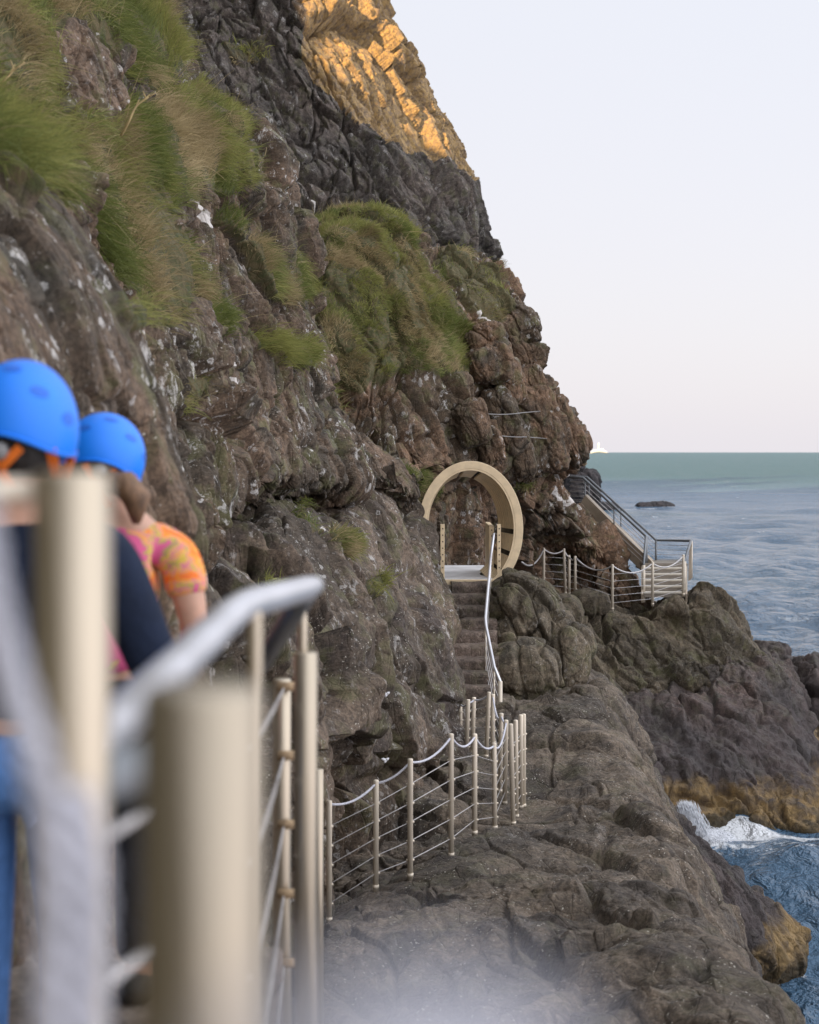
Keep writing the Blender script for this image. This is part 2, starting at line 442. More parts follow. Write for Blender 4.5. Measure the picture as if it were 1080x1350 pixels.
def loft(name, rows, dispf, mat, step=1.7, grass=None, stain=None, sunlit_paint=None, amp=1.0, vis=None):
    A = np.array(rows, float)
    t = params(A, step); G = cr_eval(A, t)
    B = np.swapaxes(G, 0, 1)
    s = params(np.swapaxes(A, 0, 1), step); G = np.swapaxes(cr_eval(B, s), 0, 1)
    n = grid_normals(G)
    if np.mean(np.sum(n*-G, axis=2)[G.shape[0]//4:3*G.shape[0]//4, G.shape[1]//4:G.shape[1]//2]) < 0: n = -n
    nr, nc = G.shape[:2]
    p = G.reshape(-1, 3); nn = n.reshape(-1, 3)
    x = CX+F0*p[:, 0]/np.maximum(p[:, 1], 1); y = CY-F0*p[:, 2]/np.maximum(p[:, 1], 1)
    g = np.zeros(len(p), np.float32)
    if grass:
        sc = 2250/np.maximum(p[:, 1], 1)
        wx = x+0.16*sc*fbm(p/0.9, 3); wy = y+0.16*sc*fbm(p/0.9+50, 3)
        for poly, w in grass:
            g = np.maximum(g, w*in_poly(wx, wy, poly))
        gg = g.reshape(nr, nc)
        for _ in range(8):
            q = np.pad(gg, 1, mode='edge')
            gg = (q[1:-1, 1:-1]*2+q[:-2, 1:-1]+q[2:, 1:-1]+q[1:-1, :-2]+q[1:-1, 2:])/6
        g = gg.ravel()
    d = dispf(p)*amp
    if grass:
        d = d*(1-0.6*g)+g*(0.10+0.16*fbm(p/0.8+7, 3))
    V = p+nn*d[:, None]
    at = {'grass': g}
    if stain: 
        s_ = np.zeros(len(p))
        for pts, w in stain: s_ = np.maximum(s_, 1-line_dist(x, y, pts)/w)
        at['stain'] = np.clip(s_, 0, 1)
    if sunlit_paint:
        at['sunlit_paint'] = in_poly(x+12*fbm(p/1.5, 2), y+12*fbm(p/1.5+9, 2), sunlit_paint).astype(np.float32)
    idx = np.arange(nr*nc).reshape(nr, nc)
    Q = np.stack([idx[:-1, :-1], idx[:-1, 1:], idx[1:, 1:], idx[1:, :-1]], -1).reshape(-1, 4)
    n2 = grid_normals(V.reshape(nr, nc, 3)).reshape(-1, 3)
    if np.mean(np.sum(n2*nn, 1)) < 0: n2 = -n2
    else: pass
    if np.mean(np.sum(n*grid_normals(G), axis=2)) < 0: Q = Q[:, ::-1]
    o = mk_np(name, V, Q, mat, at)
    GRASS[name] = (V, n2, g, nr, nc)
    return o

def blob(name, c, r, mat, dispf, rz=0.0, tilt=(0, 0), power=2.6, n=(260, 160), amp=1.0, cut=None):
    """closed boulder: super-ellipsoid pushed about by rock noise"""
    nu, nv = n
    th = np.linspace(0, 2*math.pi, nu, endpoint=False); ph = np.linspace(-math.pi/2, math.pi/2, nv)
    T, H = np.meshgrid(th, ph)
    d = np.stack([np.cos(H)*np.cos(T), np.cos(H)*np.sin(T), np.sin(H)], -1).reshape(-1, 3)
    k = (np.abs(d)**power).sum(1)**(-1/power)
    p = d*k[:, None]*np.array(r)
    nrm = d/np.array(r); nrm /= np.linalg.norm(nrm, axis=1, keepdims=True)
    R = rotm('Z', rz) @ rotm('X', tilt[0]) @ rotm('Y', tilt[1])
    p = p@R.T+np.array(c); nrm = nrm@R.T
    V = p+nrm*(dispf(p)*amp)[:, None]
    V = V.reshape(nv, nu, 3)
    V[0] = V[0].mean(0); V[-1] = V[-1].mean(0)
    V = V.reshape(-1, 3)
    idx = np.arange(nv*nu).reshape(nv, nu); nx = np.roll(idx, -1, axis=1)
    Q = np.stack([idx[:-1], nx[:-1], nx[1:], idx[1:]], -1).reshape(-1, 4)
    return mk_np(name, V, Q, mat, {'grass': np.zeros(len(V))})


# ================================================================== TERRAIN

# fence posts: picture column, top, foot, distance (m), foot offset
RUN1 = [(434, 1055, 1203, 16.3), (496, 1028, 1175, 16.8, -0.5), (541, 1000, 1147, 16.8), (595, 967, 1109, 17.4), (626, 967, 1102, 18.3), (651.5, 979, 1101, 18.9, 1), (667.5, 949, 1062, 20.7, -2), (661, 940, 1055, 21.0, -2), (650, 915, 1017, 22.3)]
RUN2 = [(645, 912, 1015, 22.6, -4), (625, 919, 1008, 22.9, -2), (617.5, 922, 1013, 22.7, -2.5), (607, 925, 1010, 23.2)]
RUN3 = [(673.5, 954, 1086, 19.6, 3.5), (680, 949, 1073, 20.1, 1), (686.8, 942, 1061, 20.55), (690.5, 941, 1061, 20.6)]
RUN4 = [(717, 722, 778, 43.4), (743.5, 723, 781, 43.6, 2), (750.5, 732, 782, 43.7), (758.5, 733, 782, 43.3), (807.5, 744, 802, 42.6), (860.5, 741, 796, 43.0), (901, 731, 783, 43.5)]
LVL = np.array([P(p[0], p[2], p[3])[:2] for p in RUN1+RUN2+RUN3])
def PR(*pts): return [P(*p) for p in pts]

# ---- far cliff (sunlit crest)
sil = [(-300, 330, 88), (-200, 385, 86), (-100, 445, 84), (0, 491, 82), (90, 545, 81), (160, 573, 80), (220, 603, 79), (270, 627, 78), (310, 639, 77.5), (350, 643, 77), (430, 655, 76), (520, 670, 76)]
rows = [PR((60, -330, 100), (150, -330, 104), (230, -330, 108), (290, -320, 112), (325, -310, 116), (300, -300, 124), (240, -300, 140))]
for y, s, z in sil:
    rows.append(PR((s-470, y+25, z-19), (s-300, y+16, z-14), (s-180, y+8, z-11.5), (s-72, y+2, z-9.5), (s-6, y, z), (s-12, y, z+10), (s-90, y, z+30)))
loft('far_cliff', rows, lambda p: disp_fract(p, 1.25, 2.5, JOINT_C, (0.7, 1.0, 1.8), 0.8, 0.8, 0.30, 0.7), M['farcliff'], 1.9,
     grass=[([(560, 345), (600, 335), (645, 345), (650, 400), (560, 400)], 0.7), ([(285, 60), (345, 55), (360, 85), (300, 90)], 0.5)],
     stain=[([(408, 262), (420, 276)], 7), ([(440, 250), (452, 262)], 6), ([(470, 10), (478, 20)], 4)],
     sunlit_paint=[(385, -400), (395, -20), (402, 90), (450, 140), (545, 190), (640, 260), (700, 200), (600, -400)])  # warm colour painted where the sun falls, to brighten the lit patch

# ---- grassy knoll with the blocky prow
K = [
 PR((310, 330, 44), (390, 318, 45), (430, 305, 46), (490, 300, 46), (535, 318, 46), (572, 352, 46), (612, 352, 46), (640, 368, 46), (640, 395, 48), (600, 420, 52)),
 PR((310, 372, 35.5), (390, 332, 36), (432, 302, 37), (488, 294, 37.4), (533, 312, 38), (568, 346, 38.8), (611, 345, 40), (650, 364, 41), (648, 380, 44), (600, 400, 50)),
 PR((320, 420, 34.2), (405, 380, 34.4), (450, 366, 34.8), (500, 370, 35.3), (545, 388, 36), (590, 392, 37.3), (635, 390, 38.7), (677, 408, 40.4), (676, 420, 44), (620, 440, 50)),
 PR((330, 460, 33.3), (415, 435, 33.5), (462, 430, 33.9), (510, 435, 34.4), (558, 440, 35.2), (604, 436, 36.6), (655, 436, 38.4), (699, 452, 40.6), (698, 462, 44), (640, 470, 50)),
 PR((340, 505, 33), (425, 488, 33.2), (475, 482, 33.4), (522, 486, 33.7), (568, 496, 34.4), (615, 490, 36.2), (665, 486, 38.4), (705, 486, 40.4), (706, 500, 44), (650, 505, 50)),
 PR((350, 550, 32.6), (435, 538, 32.6), (485, 538, 32.6), (530, 540, 32.9), (575, 545, 33.8), (622, 540, 36.0), (680, 535, 38.2), (729, 528, 40.4), (730, 538, 44), (680, 540, 50)),
 PR((360, 590, 32.2), (445, 585, 32.0), (495, 588, 32.2), (540, 590, 32.6), (585, 590, 33.6), (635, 585, 35.8), (698, 580, 38.0), (757, 584, 40.6), (754, 592, 45), (700, 592, 50)),
 PR((370, 625, 32.0), (455, 622, 31.8), (505, 628, 31.9), (550, 632, 32.3), (592, 618, 33.6), (640, 614, 35.8), (702, 612, 38.0), (750, 613, 41.0), (744, 622, 45), (700, 622, 50)),
 PR((380, 650, 33.4), (465, 648, 33.2), (515, 656, 33.4), (558, 652, 34.2), (600, 640, 35.6), (645, 634, 37.2), (700, 630, 39.4), (737, 636, 42.6), (736, 645, 46), (690, 645, 51)),
 PR((390, 690, 34.0), (475, 690, 34.0), (525, 692, 34.2), (570, 690, 34.8), (610, 680, 35.8), (650, 676, 37.2), (708, 672, 41.0), (772, 690, 44.4), (770, 698, 47), (720, 700, 52)),
 PR((400, 740, 34.2), (485, 742, 34.2), (535, 744, 34.4), (582, 745, 35.0), (622, 742, 36.2), (664, 738, 40.2), (728, 735, 45.0), (806, 742, 45.6), (806, 752, 48), (750, 750, 53)),
 PR((410, 790, 34.0), (495, 795, 34.0), (545, 800, 34.0), (592, 800, 34.6), (632, 800, 36.5), (675, 798, 41.5), (745, 795, 45.6), (842, 793, 45.2), (842, 802, 49), (790, 800, 54)),
 PR((410, 880, 33.6), (495, 885, 33.6), (545, 890, 33.6), (592, 890, 34.2), (632, 890, 36.0), (675, 890, 39.0), (745, 890, 43.5), (850, 890, 45.0), (850, 890, 49), (790, 890, 54)),
]
GR_K = [([(380, 352), (405, 315), (432, 296), (490, 286), (545, 310), (556, 352), (590, 395), (612, 440), (615, 492), (575, 500), (535, 482), (500, 498), (478, 520), (455, 510), (440, 480), (420, 440), (392, 392)], 1.0),
        ([(560, 356), (605, 340), (655, 368), (668, 412), (640, 440), (618, 430), (596, 390)], 0.55),
        ([(505, 640), (575, 635), (580, 655), (520, 662)], 0.9), ([(612, 440), (640, 470), (650, 520), (625, 520), (612, 480)], 0.5),
        ([(672, 625), (690, 618), (695, 640), (675, 640)], 0.8)]
loft('knoll', K, lambda p: disp_fract(p, 1.15, 1.75, JOINT_K, (0.62, 1.0, 2.1), 0.35, 0.75, 0.13, 1.1), M['knoll'], 1.6, grass=GR_K,
     stain=[([(734, 604), (730, 640), (737, 654), (752, 664)], 4.2), ([(618, 420), (634, 455)], 3)])

# joint-bounded blocks of the prow
for (x_, y_, z_, r_, ln_, pw_) in ((637, 448, 37.0, (0.37, 0.6, 0.34), -12, 4), (641, 482, 36.7, (0.40, 0.6, 0.33), -8, 4), (680, 436, 39.0, (0.40, 0.7, 0.40), -20, 4),
        (688, 470, 38.8, (0.50, 0.7, 0.30), 8, 5), (668, 505, 37.3, (0.27, 0.6, 0.50), -20, 5), (695, 505, 38.5, (0.33, 0.6, 0.42), -16, 5), (702, 568, 38.2, (0.56, 0.7, 0.98), -10, 5),
        (660, 556, 36.7, (0.25, 0.6, 0.72), -22, 5), (680, 600, 37.0, (0.20, 0.6, 0.50), -22, 5), (741, 568, 40.2, (0.36, 0.8, 0.98), -24, 4), (640, 590, 35.6, (0.30, 0.6, 0.42), -15, 4), (615, 560, 34.8, (0.34, 0.6, 0.46), -20, 4)):
    blob('prow_block', P(x_, y_, z_), r_, M['knoll'], lambda p: disp_fract(p, 0.55, 1.1, JOINT_K, (0.7, 1, 1.6), fine=1.6), rz=12, tilt=(0, ln_), power=pw_, n=(190, 150))

# ---- long cliff on the left of the path
B = [
 PR((-420, -420, 11), (-250, -420, 15), (-100, -420, 19), (-10, -420, 24), (20, -400, 30), (0, -380, 40)),
 PR((-420, -220, 9.2), (-240, -220, 11.2), (-100, -220, 14), (0, -215, 17), (75, -205, 20.5), (60, -190, 28), (0, -180, 40)),
 PR((-420, 0, 8.6), (-220, 0, 10.4), (-60, 0, 12), (60, 0, 14.5), (125, 0, 17), (176, 0, 20), (160, 5, 28), (80, 10, 40)),
 PR((-420, 75, 8.5), (-200, 75, 10.2), (-20, 75, 12), (95, 75, 14.4), (172, 75, 17.4), (227, 75, 20.5), (206, 80, 28), (110, 85, 40)),
 PR((-420, 130, 8.4), (-180, 130, 10), (0, 130, 12), (112, 130, 14.5), (192, 130, 17.8), (252, 128, 21), (232, 132, 28), (140, 140, 40)),
 PR((-420, 190, 8.3), (-160, 190, 9.8), (20, 190, 11.8), (140, 190, 14.5), (245, 190, 18.2), (330, 190, 22), (306, 196, 30), (200, 200, 40)),
 PR((-420, 260, 8.2), (-150, 260, 9.6), (32, 260, 11.7), (160, 260, 14.6), (268, 260, 18.5), (350, 258, 23), (330, 262, 30), (220, 265, 40)),
 PR((-420, 330, 8.1), (-130, 330, 9.5), (50, 330, 11.7), (180, 330, 14.7), (288, 330, 18.8), (368, 330, 23.8), (348, 334, 31), (240, 335, 41)),
 PR((-420, 400, 8.0), (-110, 400, 9.4), (70, 400, 11.7), (202, 400, 14.8), (308, 400, 19), (387, 400, 24.6), (366, 404, 32), (260, 405, 42)),
 PR((-420, 470, 7.9), (-90, 470, 9.3), (92, 470, 11.7), (226, 470, 15), (338, 470, 19.4), (421, 470, 25.2), (400, 474, 32), (300, 475, 42)),
 PR((-420, 540, 7.8), (-70, 540, 9.2), (112, 540, 11.8), (252, 540, 15.2), (366, 540, 20), (450, 540, 26), (434, 545, 32), (330, 545, 42)),
 PR((-420, 600, 7.7), (-50, 600, 9.1), (132, 600, 11.9), (272, 600, 15.3), (396, 595, 20.2), (512, 600, 27.4), (500, 606, 33), (390, 610, 42)),
 PR((-420, 740, 7.6), (-30, 740, 9.0), (165, 722, 12), (282, 678, 15.2), (402, 632, 20.2), (545, 650, 28.2), (540, 656, 33), (440, 650, 42)),
 PR((-420, 790, 9), (-10, 785, 10.5), (170, 748, 13.6), (286, 696, 17.2), (406, 648, 22.6), (545, 664, 30.0), (540, 668, 34), (440, 665, 42)),
 PR((-420, 860, 12), (-10, 850, 13), (170, 800, 15.8), (286, 740, 19.5), (406, 690, 25), (545, 690, 32), (540, 690, 36), (440, 690, 42)),
]
B[0] = PR((-420, -420, 11), (-250, -420, 13), (-110, -420, 16), (-10, -420, 19), (30, -415, 22), (60, -405, 25), (40, -380, 32), (0, -380, 40))
B[1] = PR((-420, -220, 9.2), (-240, -220, 11.2), (-110, -220, 13), (0, -215, 15.5), (55, -210, 18), (95, -205, 20.5), (70, -190, 28), (0, -180, 40))
GR_B = [([(-200, -300), (60, -300), (178, 0), (232, 80), (215, 128), (165, 100), (140, 72), (95, 55), (60, 50), (45, 95), (60, 150), (95, 165), (180, 150), (205, 128), (245, 118), (290, 150), (332, 196), (340, 235), (300, 262), (262, 236), (222, 280), (200, 298), (250, 350), (300, 420), (262, 428), (210, 405), (192, 445), (150, 410), (100, 350), (60, 300), (0, 215), (-300, 150)], 1.0),
        ([(330, 318), (366, 332), (392, 400), (372, 408), (345, 360)], 1.0), ([(322, 440), (372, 452), (412, 470), (402, 488), (372, 478), (352, 490)], 1.0),
        ([(198, 515), (236, 518), (234, 552), (205, 548)], 1.0), ([(250, 398), (292, 418), (286, 442), (252, 420)], 1.0), ([(300, 275), (326, 290), (318, 320), (298, 300)], 0.9),
        ([(425, 480), (440, 490), (452, 560), (436, 570)], 0.5)]
loft('long_cliff', B, lambda p: disp_fract(p, 0.80, 1.15, JOINT, (0.75, 1.0, 1.7), 0.9, 0.5, 0.15, 1.2), M['cliff'], 1.5, grass=GR_B,
     stain=[([(240, 238), (275, 300)], 6), ([(300, 480), (330, 520)], 4)])

# ---- near cliff, beside the two walkers
Ar = []
for y, x, dz in [(60, -160, 1.4), (150, -60, 0.9), (205, 0, 0.5), (270, 46, 0.2), (340, 100, 0), (420, 150, 0), (520, 190, 0), (600, 203, 0), (690, 236, 0), (760, 245, 0), (900, 258, 0), (1100, 280, 0), (1350, 300, 0), (1600, 320, 0)]:
    Ar.append(PR((x-520, y+30, 3.4+dz), (x-330, y+12, 4.9+dz), (x-190, y+4, 6.0+dz), (x-80, y, 6.9+dz), (x-4, y, 7.8+dz), (x-8, y, 9.2+dz), (x-90, y, 10.5+dz)))
loft('near_cliff', Ar, lambda p: disp_fract(p, 0.45, 0.7, JOINT), M['cliff'], 2.0,
     grass=[([(-300, 60), (0, 190), (40, 250), (20, 300), (-60, 260), (-300, 200)], 1.0), ([(148, 395), (196, 430), (200, 452), (150, 425)], 0.8)])

# ---- rock ledge between the overhang and the path
E = [
 PR((60, 800, 14.5), (200, 745, 16.5), (300, 700, 19.5), (392, 655, 24), (472, 650, 29.5), (530, 664, 32), (548, 676, 34), (540, 690, 38)),
 PR((60, 850, 11.2), (200, 785, 12.9), (300, 732, 15.5), (392, 684, 19.4), (472, 672, 24), (526, 678, 28.3), (548, 694, 31), (540, 710, 36)),
 PR((60, 950, 10.2), (220, 870, 11.9), (320, 800, 14), (412, 752, 17.3), (492, 734, 21.8), (534, 730, 26.0), (552, 742, 29.3), (542, 755, 35)),
 PR((60, 1050, 10), (230, 960, 11.6), (330, 880, 13.6), (432, 826, 16.6), (508, 796, 20.6), (552, 786, 24.8), (568, 798, 28.8), (558, 812, 34)),
 PR((80, 1150, 10.2), (250, 1050, 11.8), (350, 970, 13.8), (450, 910, 16.8), (524, 880, 20.6), (568, 868, 24.0), (584, 872, 27.2), (574, 885, 33)),
 PR((100, 1250, 10.5), (270, 1150, 12.3), (370, 1060, 14.5), (448, 1000, 17.6), (532, 962, 20.4), (576, 940, 22.8), (594, 936, 25.6), (590, 945, 32)),
 PR((120, 1330, 11.2), (290, 1240, 13.2), (384, 1150, 15.9), (446, 1090, 18.4), (542, 1030, 20.9), (586, 1000, 22.8), (602, 985, 25.2), (600, 985, 31)),
 PR((120, 1450, 11.2), (290, 1340, 13.2), (380, 1250, 16.2), (446, 1190, 18.8), (548, 1110, 21.2), (598, 1080, 23.4), (612, 1060, 25.8), (616, 1040, 31)),
]
loft('rock_ledge', E, lambda p: disp_smooth(p, 0.70, 1.5, JOINT, 1.2)+0.30*blocks(p, 1.7, (0.55, 1.0, 1.9), JOINT_E, 0.2, 51.0, 1.1, 0.5, 0.07)[0], M['ledge'], 1.5,
     grass=[([(395, 668), (415, 690), (430, 705), (415, 708), (392, 680)], 0.9), ([(432, 708), (448, 704), (468, 722), (452, 734), (436, 722)], 1.0), ([(494, 755), (508, 760), (506, 782), (494, 776)], 0.8), ([(360, 755), (385, 760), (380, 772)], 0.7)],
     stain=[([(428, 692), (431, 695)], 4), ([(320, 728), (328, 733)], 4), ([(345, 752), (352, 760)], 5)])

# ---- foreshore rock under the path and fences, falling to the sea on the right
def edge(px, py, Z):
    x, y, z = P(px, py, Z)
    return [(x, y, z), (x+0.42, y+0.1, z-0.50), (x+0.85, y+0.2, z-1.5), (x+1.7, y+0.2, z-3.6), (x+2.4, y+0.1, SEA-2.0)]
Fr = [
 PR((400, 1010, 22), (500, 960, 25), (570, 935, 28), (620, 930, 30), (670, 905, 31), (730, 890, 31)) + edge(780, 900, 31),
 PR((500, 1000, 22), (570, 965, 24.5), (622, 932, 26.3), (665, 930, 26.2), (705, 928, 26.2), (745, 922, 26.4)) + edge(784, 914, 27),
 PR((480, 1060, 20.5), (570, 1015, 22), (632, 990, 23), (682, 985, 23), (727, 977, 23.2), (772, 968, 23.4)) + edge(806, 972, 23.8),
 PR((440, 1140, 18.8), (540, 1090, 19.6), (610, 1067, 20.2), (690, 1066, 20.4), (745, 1050, 20.6), (802, 1035, 20.9)) + edge(838, 1032, 21.2),
 PR((395, 1225, 16.8), (530, 1152, 17.1), (620, 1108, 18), (715, 1096, 18.4), (808, 1086, 18.8)) + [P(836, 1082, 18.9)] + edge(872, 1084, 19.1),
 PR((370, 1290, 15), (520, 1235, 15), (640, 1190, 15.3), (750, 1165, 15.6), (825, 1150, 16), (862, 1150, 16.2)) + edge(898, 1154, 16.3),
 PR((350, 1385, 12.8), (510, 1332, 12.8), (650, 1282, 13), (780, 1242, 13.3), (856, 1222, 13.6), (896, 1230, 13.8)) + edge(928, 1240, 13.9),
 PR((300, 1520, 10.5), (490, 1470, 10.5), (660, 1420, 10.6), (820, 1370, 10.8), (905, 1345, 10.9), (950, 1340, 11.0)) + edge(984, 1346, 11.1),
 [(-1.8, 7, -4.5), (-0.6, 7, -4.3), (0.3, 7, -4.1), (1.0, 7, -4.0), (1.6, 7, -3.9), (1.9, 7, -3.9), (2.2, 7, -4.0), (2.7, 7, -4.6), (3.2, 7, -5.6), (4.0, 7, -7.6), (4.8, 7, SEA-2)],
 [(-1.8, 2, -4.7), (-0.6, 2, -4.6), (0.4, 2, -4.5), (1.3, 2, -4.4), (2.0, 2, -4.3), (2.5, 2, -4.3), (2.8, 2, -4.5), (3.3, 2, -5.0), (3.8, 2, -6), (4.6, 2, -8.0), (5.4, 2, SEA-2)],
 [(-1.8, -8, -4.7), (-0.6, -8, -4.6), (0.4, -8, -4.5), (1.3, -8, -4.4), (2.0, -8, -4.3), (2.5, -8, -4.3), (2.8, -8, -4.5), (3.3, -8, -5.0), (3.8, -8, -6), (4.6, -8, -8.0), (5.4, -8, SEA-2)],
]
def fore_disp(p):
    d = disp_smooth(p, 0.66, 1.6, JOINT2, 1.05)+0.115*blocks(p, 1.25, (0.7, 1.0, 1.6), JOINT_E, 0.25, 61.0, 1.0, 0.6, 0.09)[0]
    # the strip that is walked on and fenced is fairly level
    m = np.full(len(p), 9.0)
    for q in LVL: m = np.minimum(m, np.hypot(p[:, 0]-q[0], p[:, 1]-q[1]))
    return d*(1-0.6*sstep(0.9, 0.2, m))
loft('foreshore_rock', Fr, fore_disp, M['fore'], 1.5)

# ---- rounded boulder beside the steps
blob('boulder', P(690, 832, 29.3), (0.76, 0.95, 0.88), M['boulder'], lambda p: disp_smooth(p, 0.55, 1.0, JOINT2, 1.2)+0.10*blocks(p, 0.7, (0.7, 1, 1.5), JOINT_K, 0.25, 71.0, 1.0, 0.6, 0.1)[0], rz=20, tilt=(10, 20), n=(340, 220))
blob('boulder', P(694, 896, 28.0), (0.56, 0.8, 0.62), M['boulder'], lambda p: disp_smooth(p, 0.45, 0.9, JOINT2, 1.2)+0.08*blocks(p, 0.6, (0.7, 1, 1.5), JOINT_K, 0.25, 71.0, 1.0, 0.6, 0.1)[0], rz=-10, n=(240, 160))
blob('boulder', P(742, 868, 28.9), (0.40, 0.7, 0.62), M['boulder'], lambda p: disp_smooth(p, 0.5, 0.9, JOINT2, 1.2), rz=15, tilt=(0, 15), n=(200, 140))
blob('boulder', P(668, 790, 30.0), (0.30, 0.5, 0.40), M['boulder'], lambda p: disp_smooth(p, 0.4, 0.9, JOINT2, 1.0), n=(160, 110))

# ---- outcrop carrying the far path and the far stairs
H = [
 PR((630, 776, 47), (700, 778, 47.5), (770, 783, 48), (840, 787, 48), (900, 792, 48), (938, 790, 48), (955, 790, 52), (930, 800, 56)),
 PR((640, 806, 36), (702, 786, 40), (770, 800, 43), (840, 805, 43.4), (902, 791, 43.9), (938, 786, 45), (962, 812, 50), (950, 820, 55)),
 PR((650, 850, 35), (712, 820, 38.5), (775, 835, 41.8), (845, 832, 42.6), (908, 822, 43.2), (958, 812, 44.4), (982, 842, 50), (970, 850, 55)),
 PR((660, 905, 34), (720, 880, 37.4), (780, 885, 40.6), (850, 876, 41.6), (916, 862, 42.4), (986, 858, 43.8), (1000, 872, 50), (990, 880, 55)),
 PR((665, 960, 33), (722, 940, 36.4), (782, 930, 39.8), (852, 914, 41.0), (922, 892, 42.0), (1000, 874, 43.2), (1012, 885, 49), (1000, 890, 54)),
 PR((665, 1020, 33), (722, 1000, 36.4), (782, 980, 39.8), (852, 960, 41.2), (922, 940, 42.3), (1002, 920, 43.4), (1014, 925, 49), (1000, 930, 54)),
]
loft('outcrop', H, lambda p: disp_smooth(p, 0.65, 1.35, JOINT_O, 2.7, (0.55, 1.1, 2.4))-0.09+0.10*blocks(p, 0.9, (0.6, 1, 2.0), JOINT_O, 0.2, 71.0, 1.0, 0.6, 0.09)[0], M['outcrop'], 1.5)
blob('boulder', P(778, 796, 43.2), (0.50, 0.6, 0.36), M['outcrop'], lambda p: disp_smooth(p, 0.4, 0.9, JOINT2, 1.2), n=(180, 120))
blob('boulder', P(735, 812, 42.2), (0.60, 0.7, 0.50), M['outcrop'], lambda p: disp_smooth(p, 0.5, 0.9, JOINT2, 1.2), n=(180, 120))

# ---- purple wave-washed rock below the outcrop
I = [
 PR((735, 925, 41), (800, 920, 41.5), (862, 906, 42), (932, 886, 42.6), (1000, 868, 43.6), (1030, 872, 48), (1010, 880, 54)),
 PR((750, 966, 38.6), (812, 962, 39.4), (882, 946, 40.2), (952, 920, 41.2), (1024, 888, 42.8), (1046, 905, 48), (1030, 910, 54)),
 PR((780, 1030, 38), (842, 1020, 38.3), (912, 1000, 38.9), (982, 976, 39.9), (1056, 956, 41.8), (1074, 970, 48), (1060, 975, 54)),
 PR((800, 1085, 37.7), (862, 1076, 37.8), (926, 1060, 38.1), (1002, 1048, 38.8), (1080, 1040, 40.4), (1100, 1048, 47), (1080, 1050, 54)),
 PR((810, 1120, 37.4), (870, 1116, 37.3), (932, 1100, 37.5), (1006, 1098, 37.7), (1086, 1098, 38.4), (1110, 1098, 46), (1100, 1098, 54)),
 PR((810, 1180, 37.0), (870, 1176, 37.0), (932, 1160, 37.2), (1006, 1158, 37.4), (1090, 1155, 38.0), (1120, 1155, 45), (1100, 1150, 54)),
]
loft('wave_washed_rock', I, lambda p: disp_smooth(p, 0.9, 1.1, JOINT, 1.5)+0.10*fbm(p/0.6, 4, 0.62, ridged=True), M['shore'], 1.6)

# ---- weed-covered rocks in the water
blob('shore_rock', P(982, 1236, 28.0), (1.02, 1.3, 0.72), M['shore'], lambda p: disp_smooth(p, 0.7, 0.9, JOINT, 1.6), rz=-10, tilt=(0, 40), n=(300, 200))
blob('shore_rock', P(930, 1185, 26.6), (1.55, 1.1, 0.62), M['shore'], lambda p: disp_fract(p, 0.7, 0.8, JOINT, fine=1.3), rz=-8, tilt=(0, 50), n=(300, 180))
blob('shore_rock', P(1050, 945, 50.5), (0.95, 2.0, 1.75), M['shore'], lambda p: disp_smooth(p, 0.8, 1.2, JOINT, 1.6), rz=10, tilt=(0, 22), n=(260, 180))
blob('shore_rock', P(1010, 890, 52.5), (0.85, 1.6, 0.85), M['shore'], lambda p: disp_smooth(p, 0.7, 1.0, JOINT, 1.6), n=(220, 150))
blob('shore_rock', P(1090, 990, 49.5), (0.9, 2.0, 1.2), M['shore'], lambda p: disp_smooth(p, 0.8, 1.2, JOINT, 1.6), n=(200, 140))
blob('skerry', P(851, 669, 258), (1.5, 2.0, 0.62), M['stack'], lambda p: disp_smooth(p, 1.0, 1.0, JOINT, 1.0), n=(90, 60))
blob('skerry', P(872, 669, 258), (2.0, 2.2, 0.75), M['stack'], lambda p: disp_smooth(p, 1.0, 1.0, JOINT, 1.0), n=(90, 60))
blob('sea_stack', P(768, 648, 250), (2.5, 3.0, 3.1), M['stack'], lambda p: disp_fract(p, 1.2, 2.5, JOINT2), power=5, n=(110, 80))
blob('sea_stack', P(748, 640, 252), (2.4, 3.0, 4.2), M['stack'], lambda p: disp_fract(p, 1.2, 2.5, JOINT2), power=4, n=(110, 80))
blob('sea_stack', P(795, 671, 250), (2.2, 2.6, 0.75), M['stack'], lambda p: disp_smooth(p, 1.0, 1.0, JOINT, 1.0), n=(90, 60))
for o in list(COL.objects): o['kind'] = 'structure'

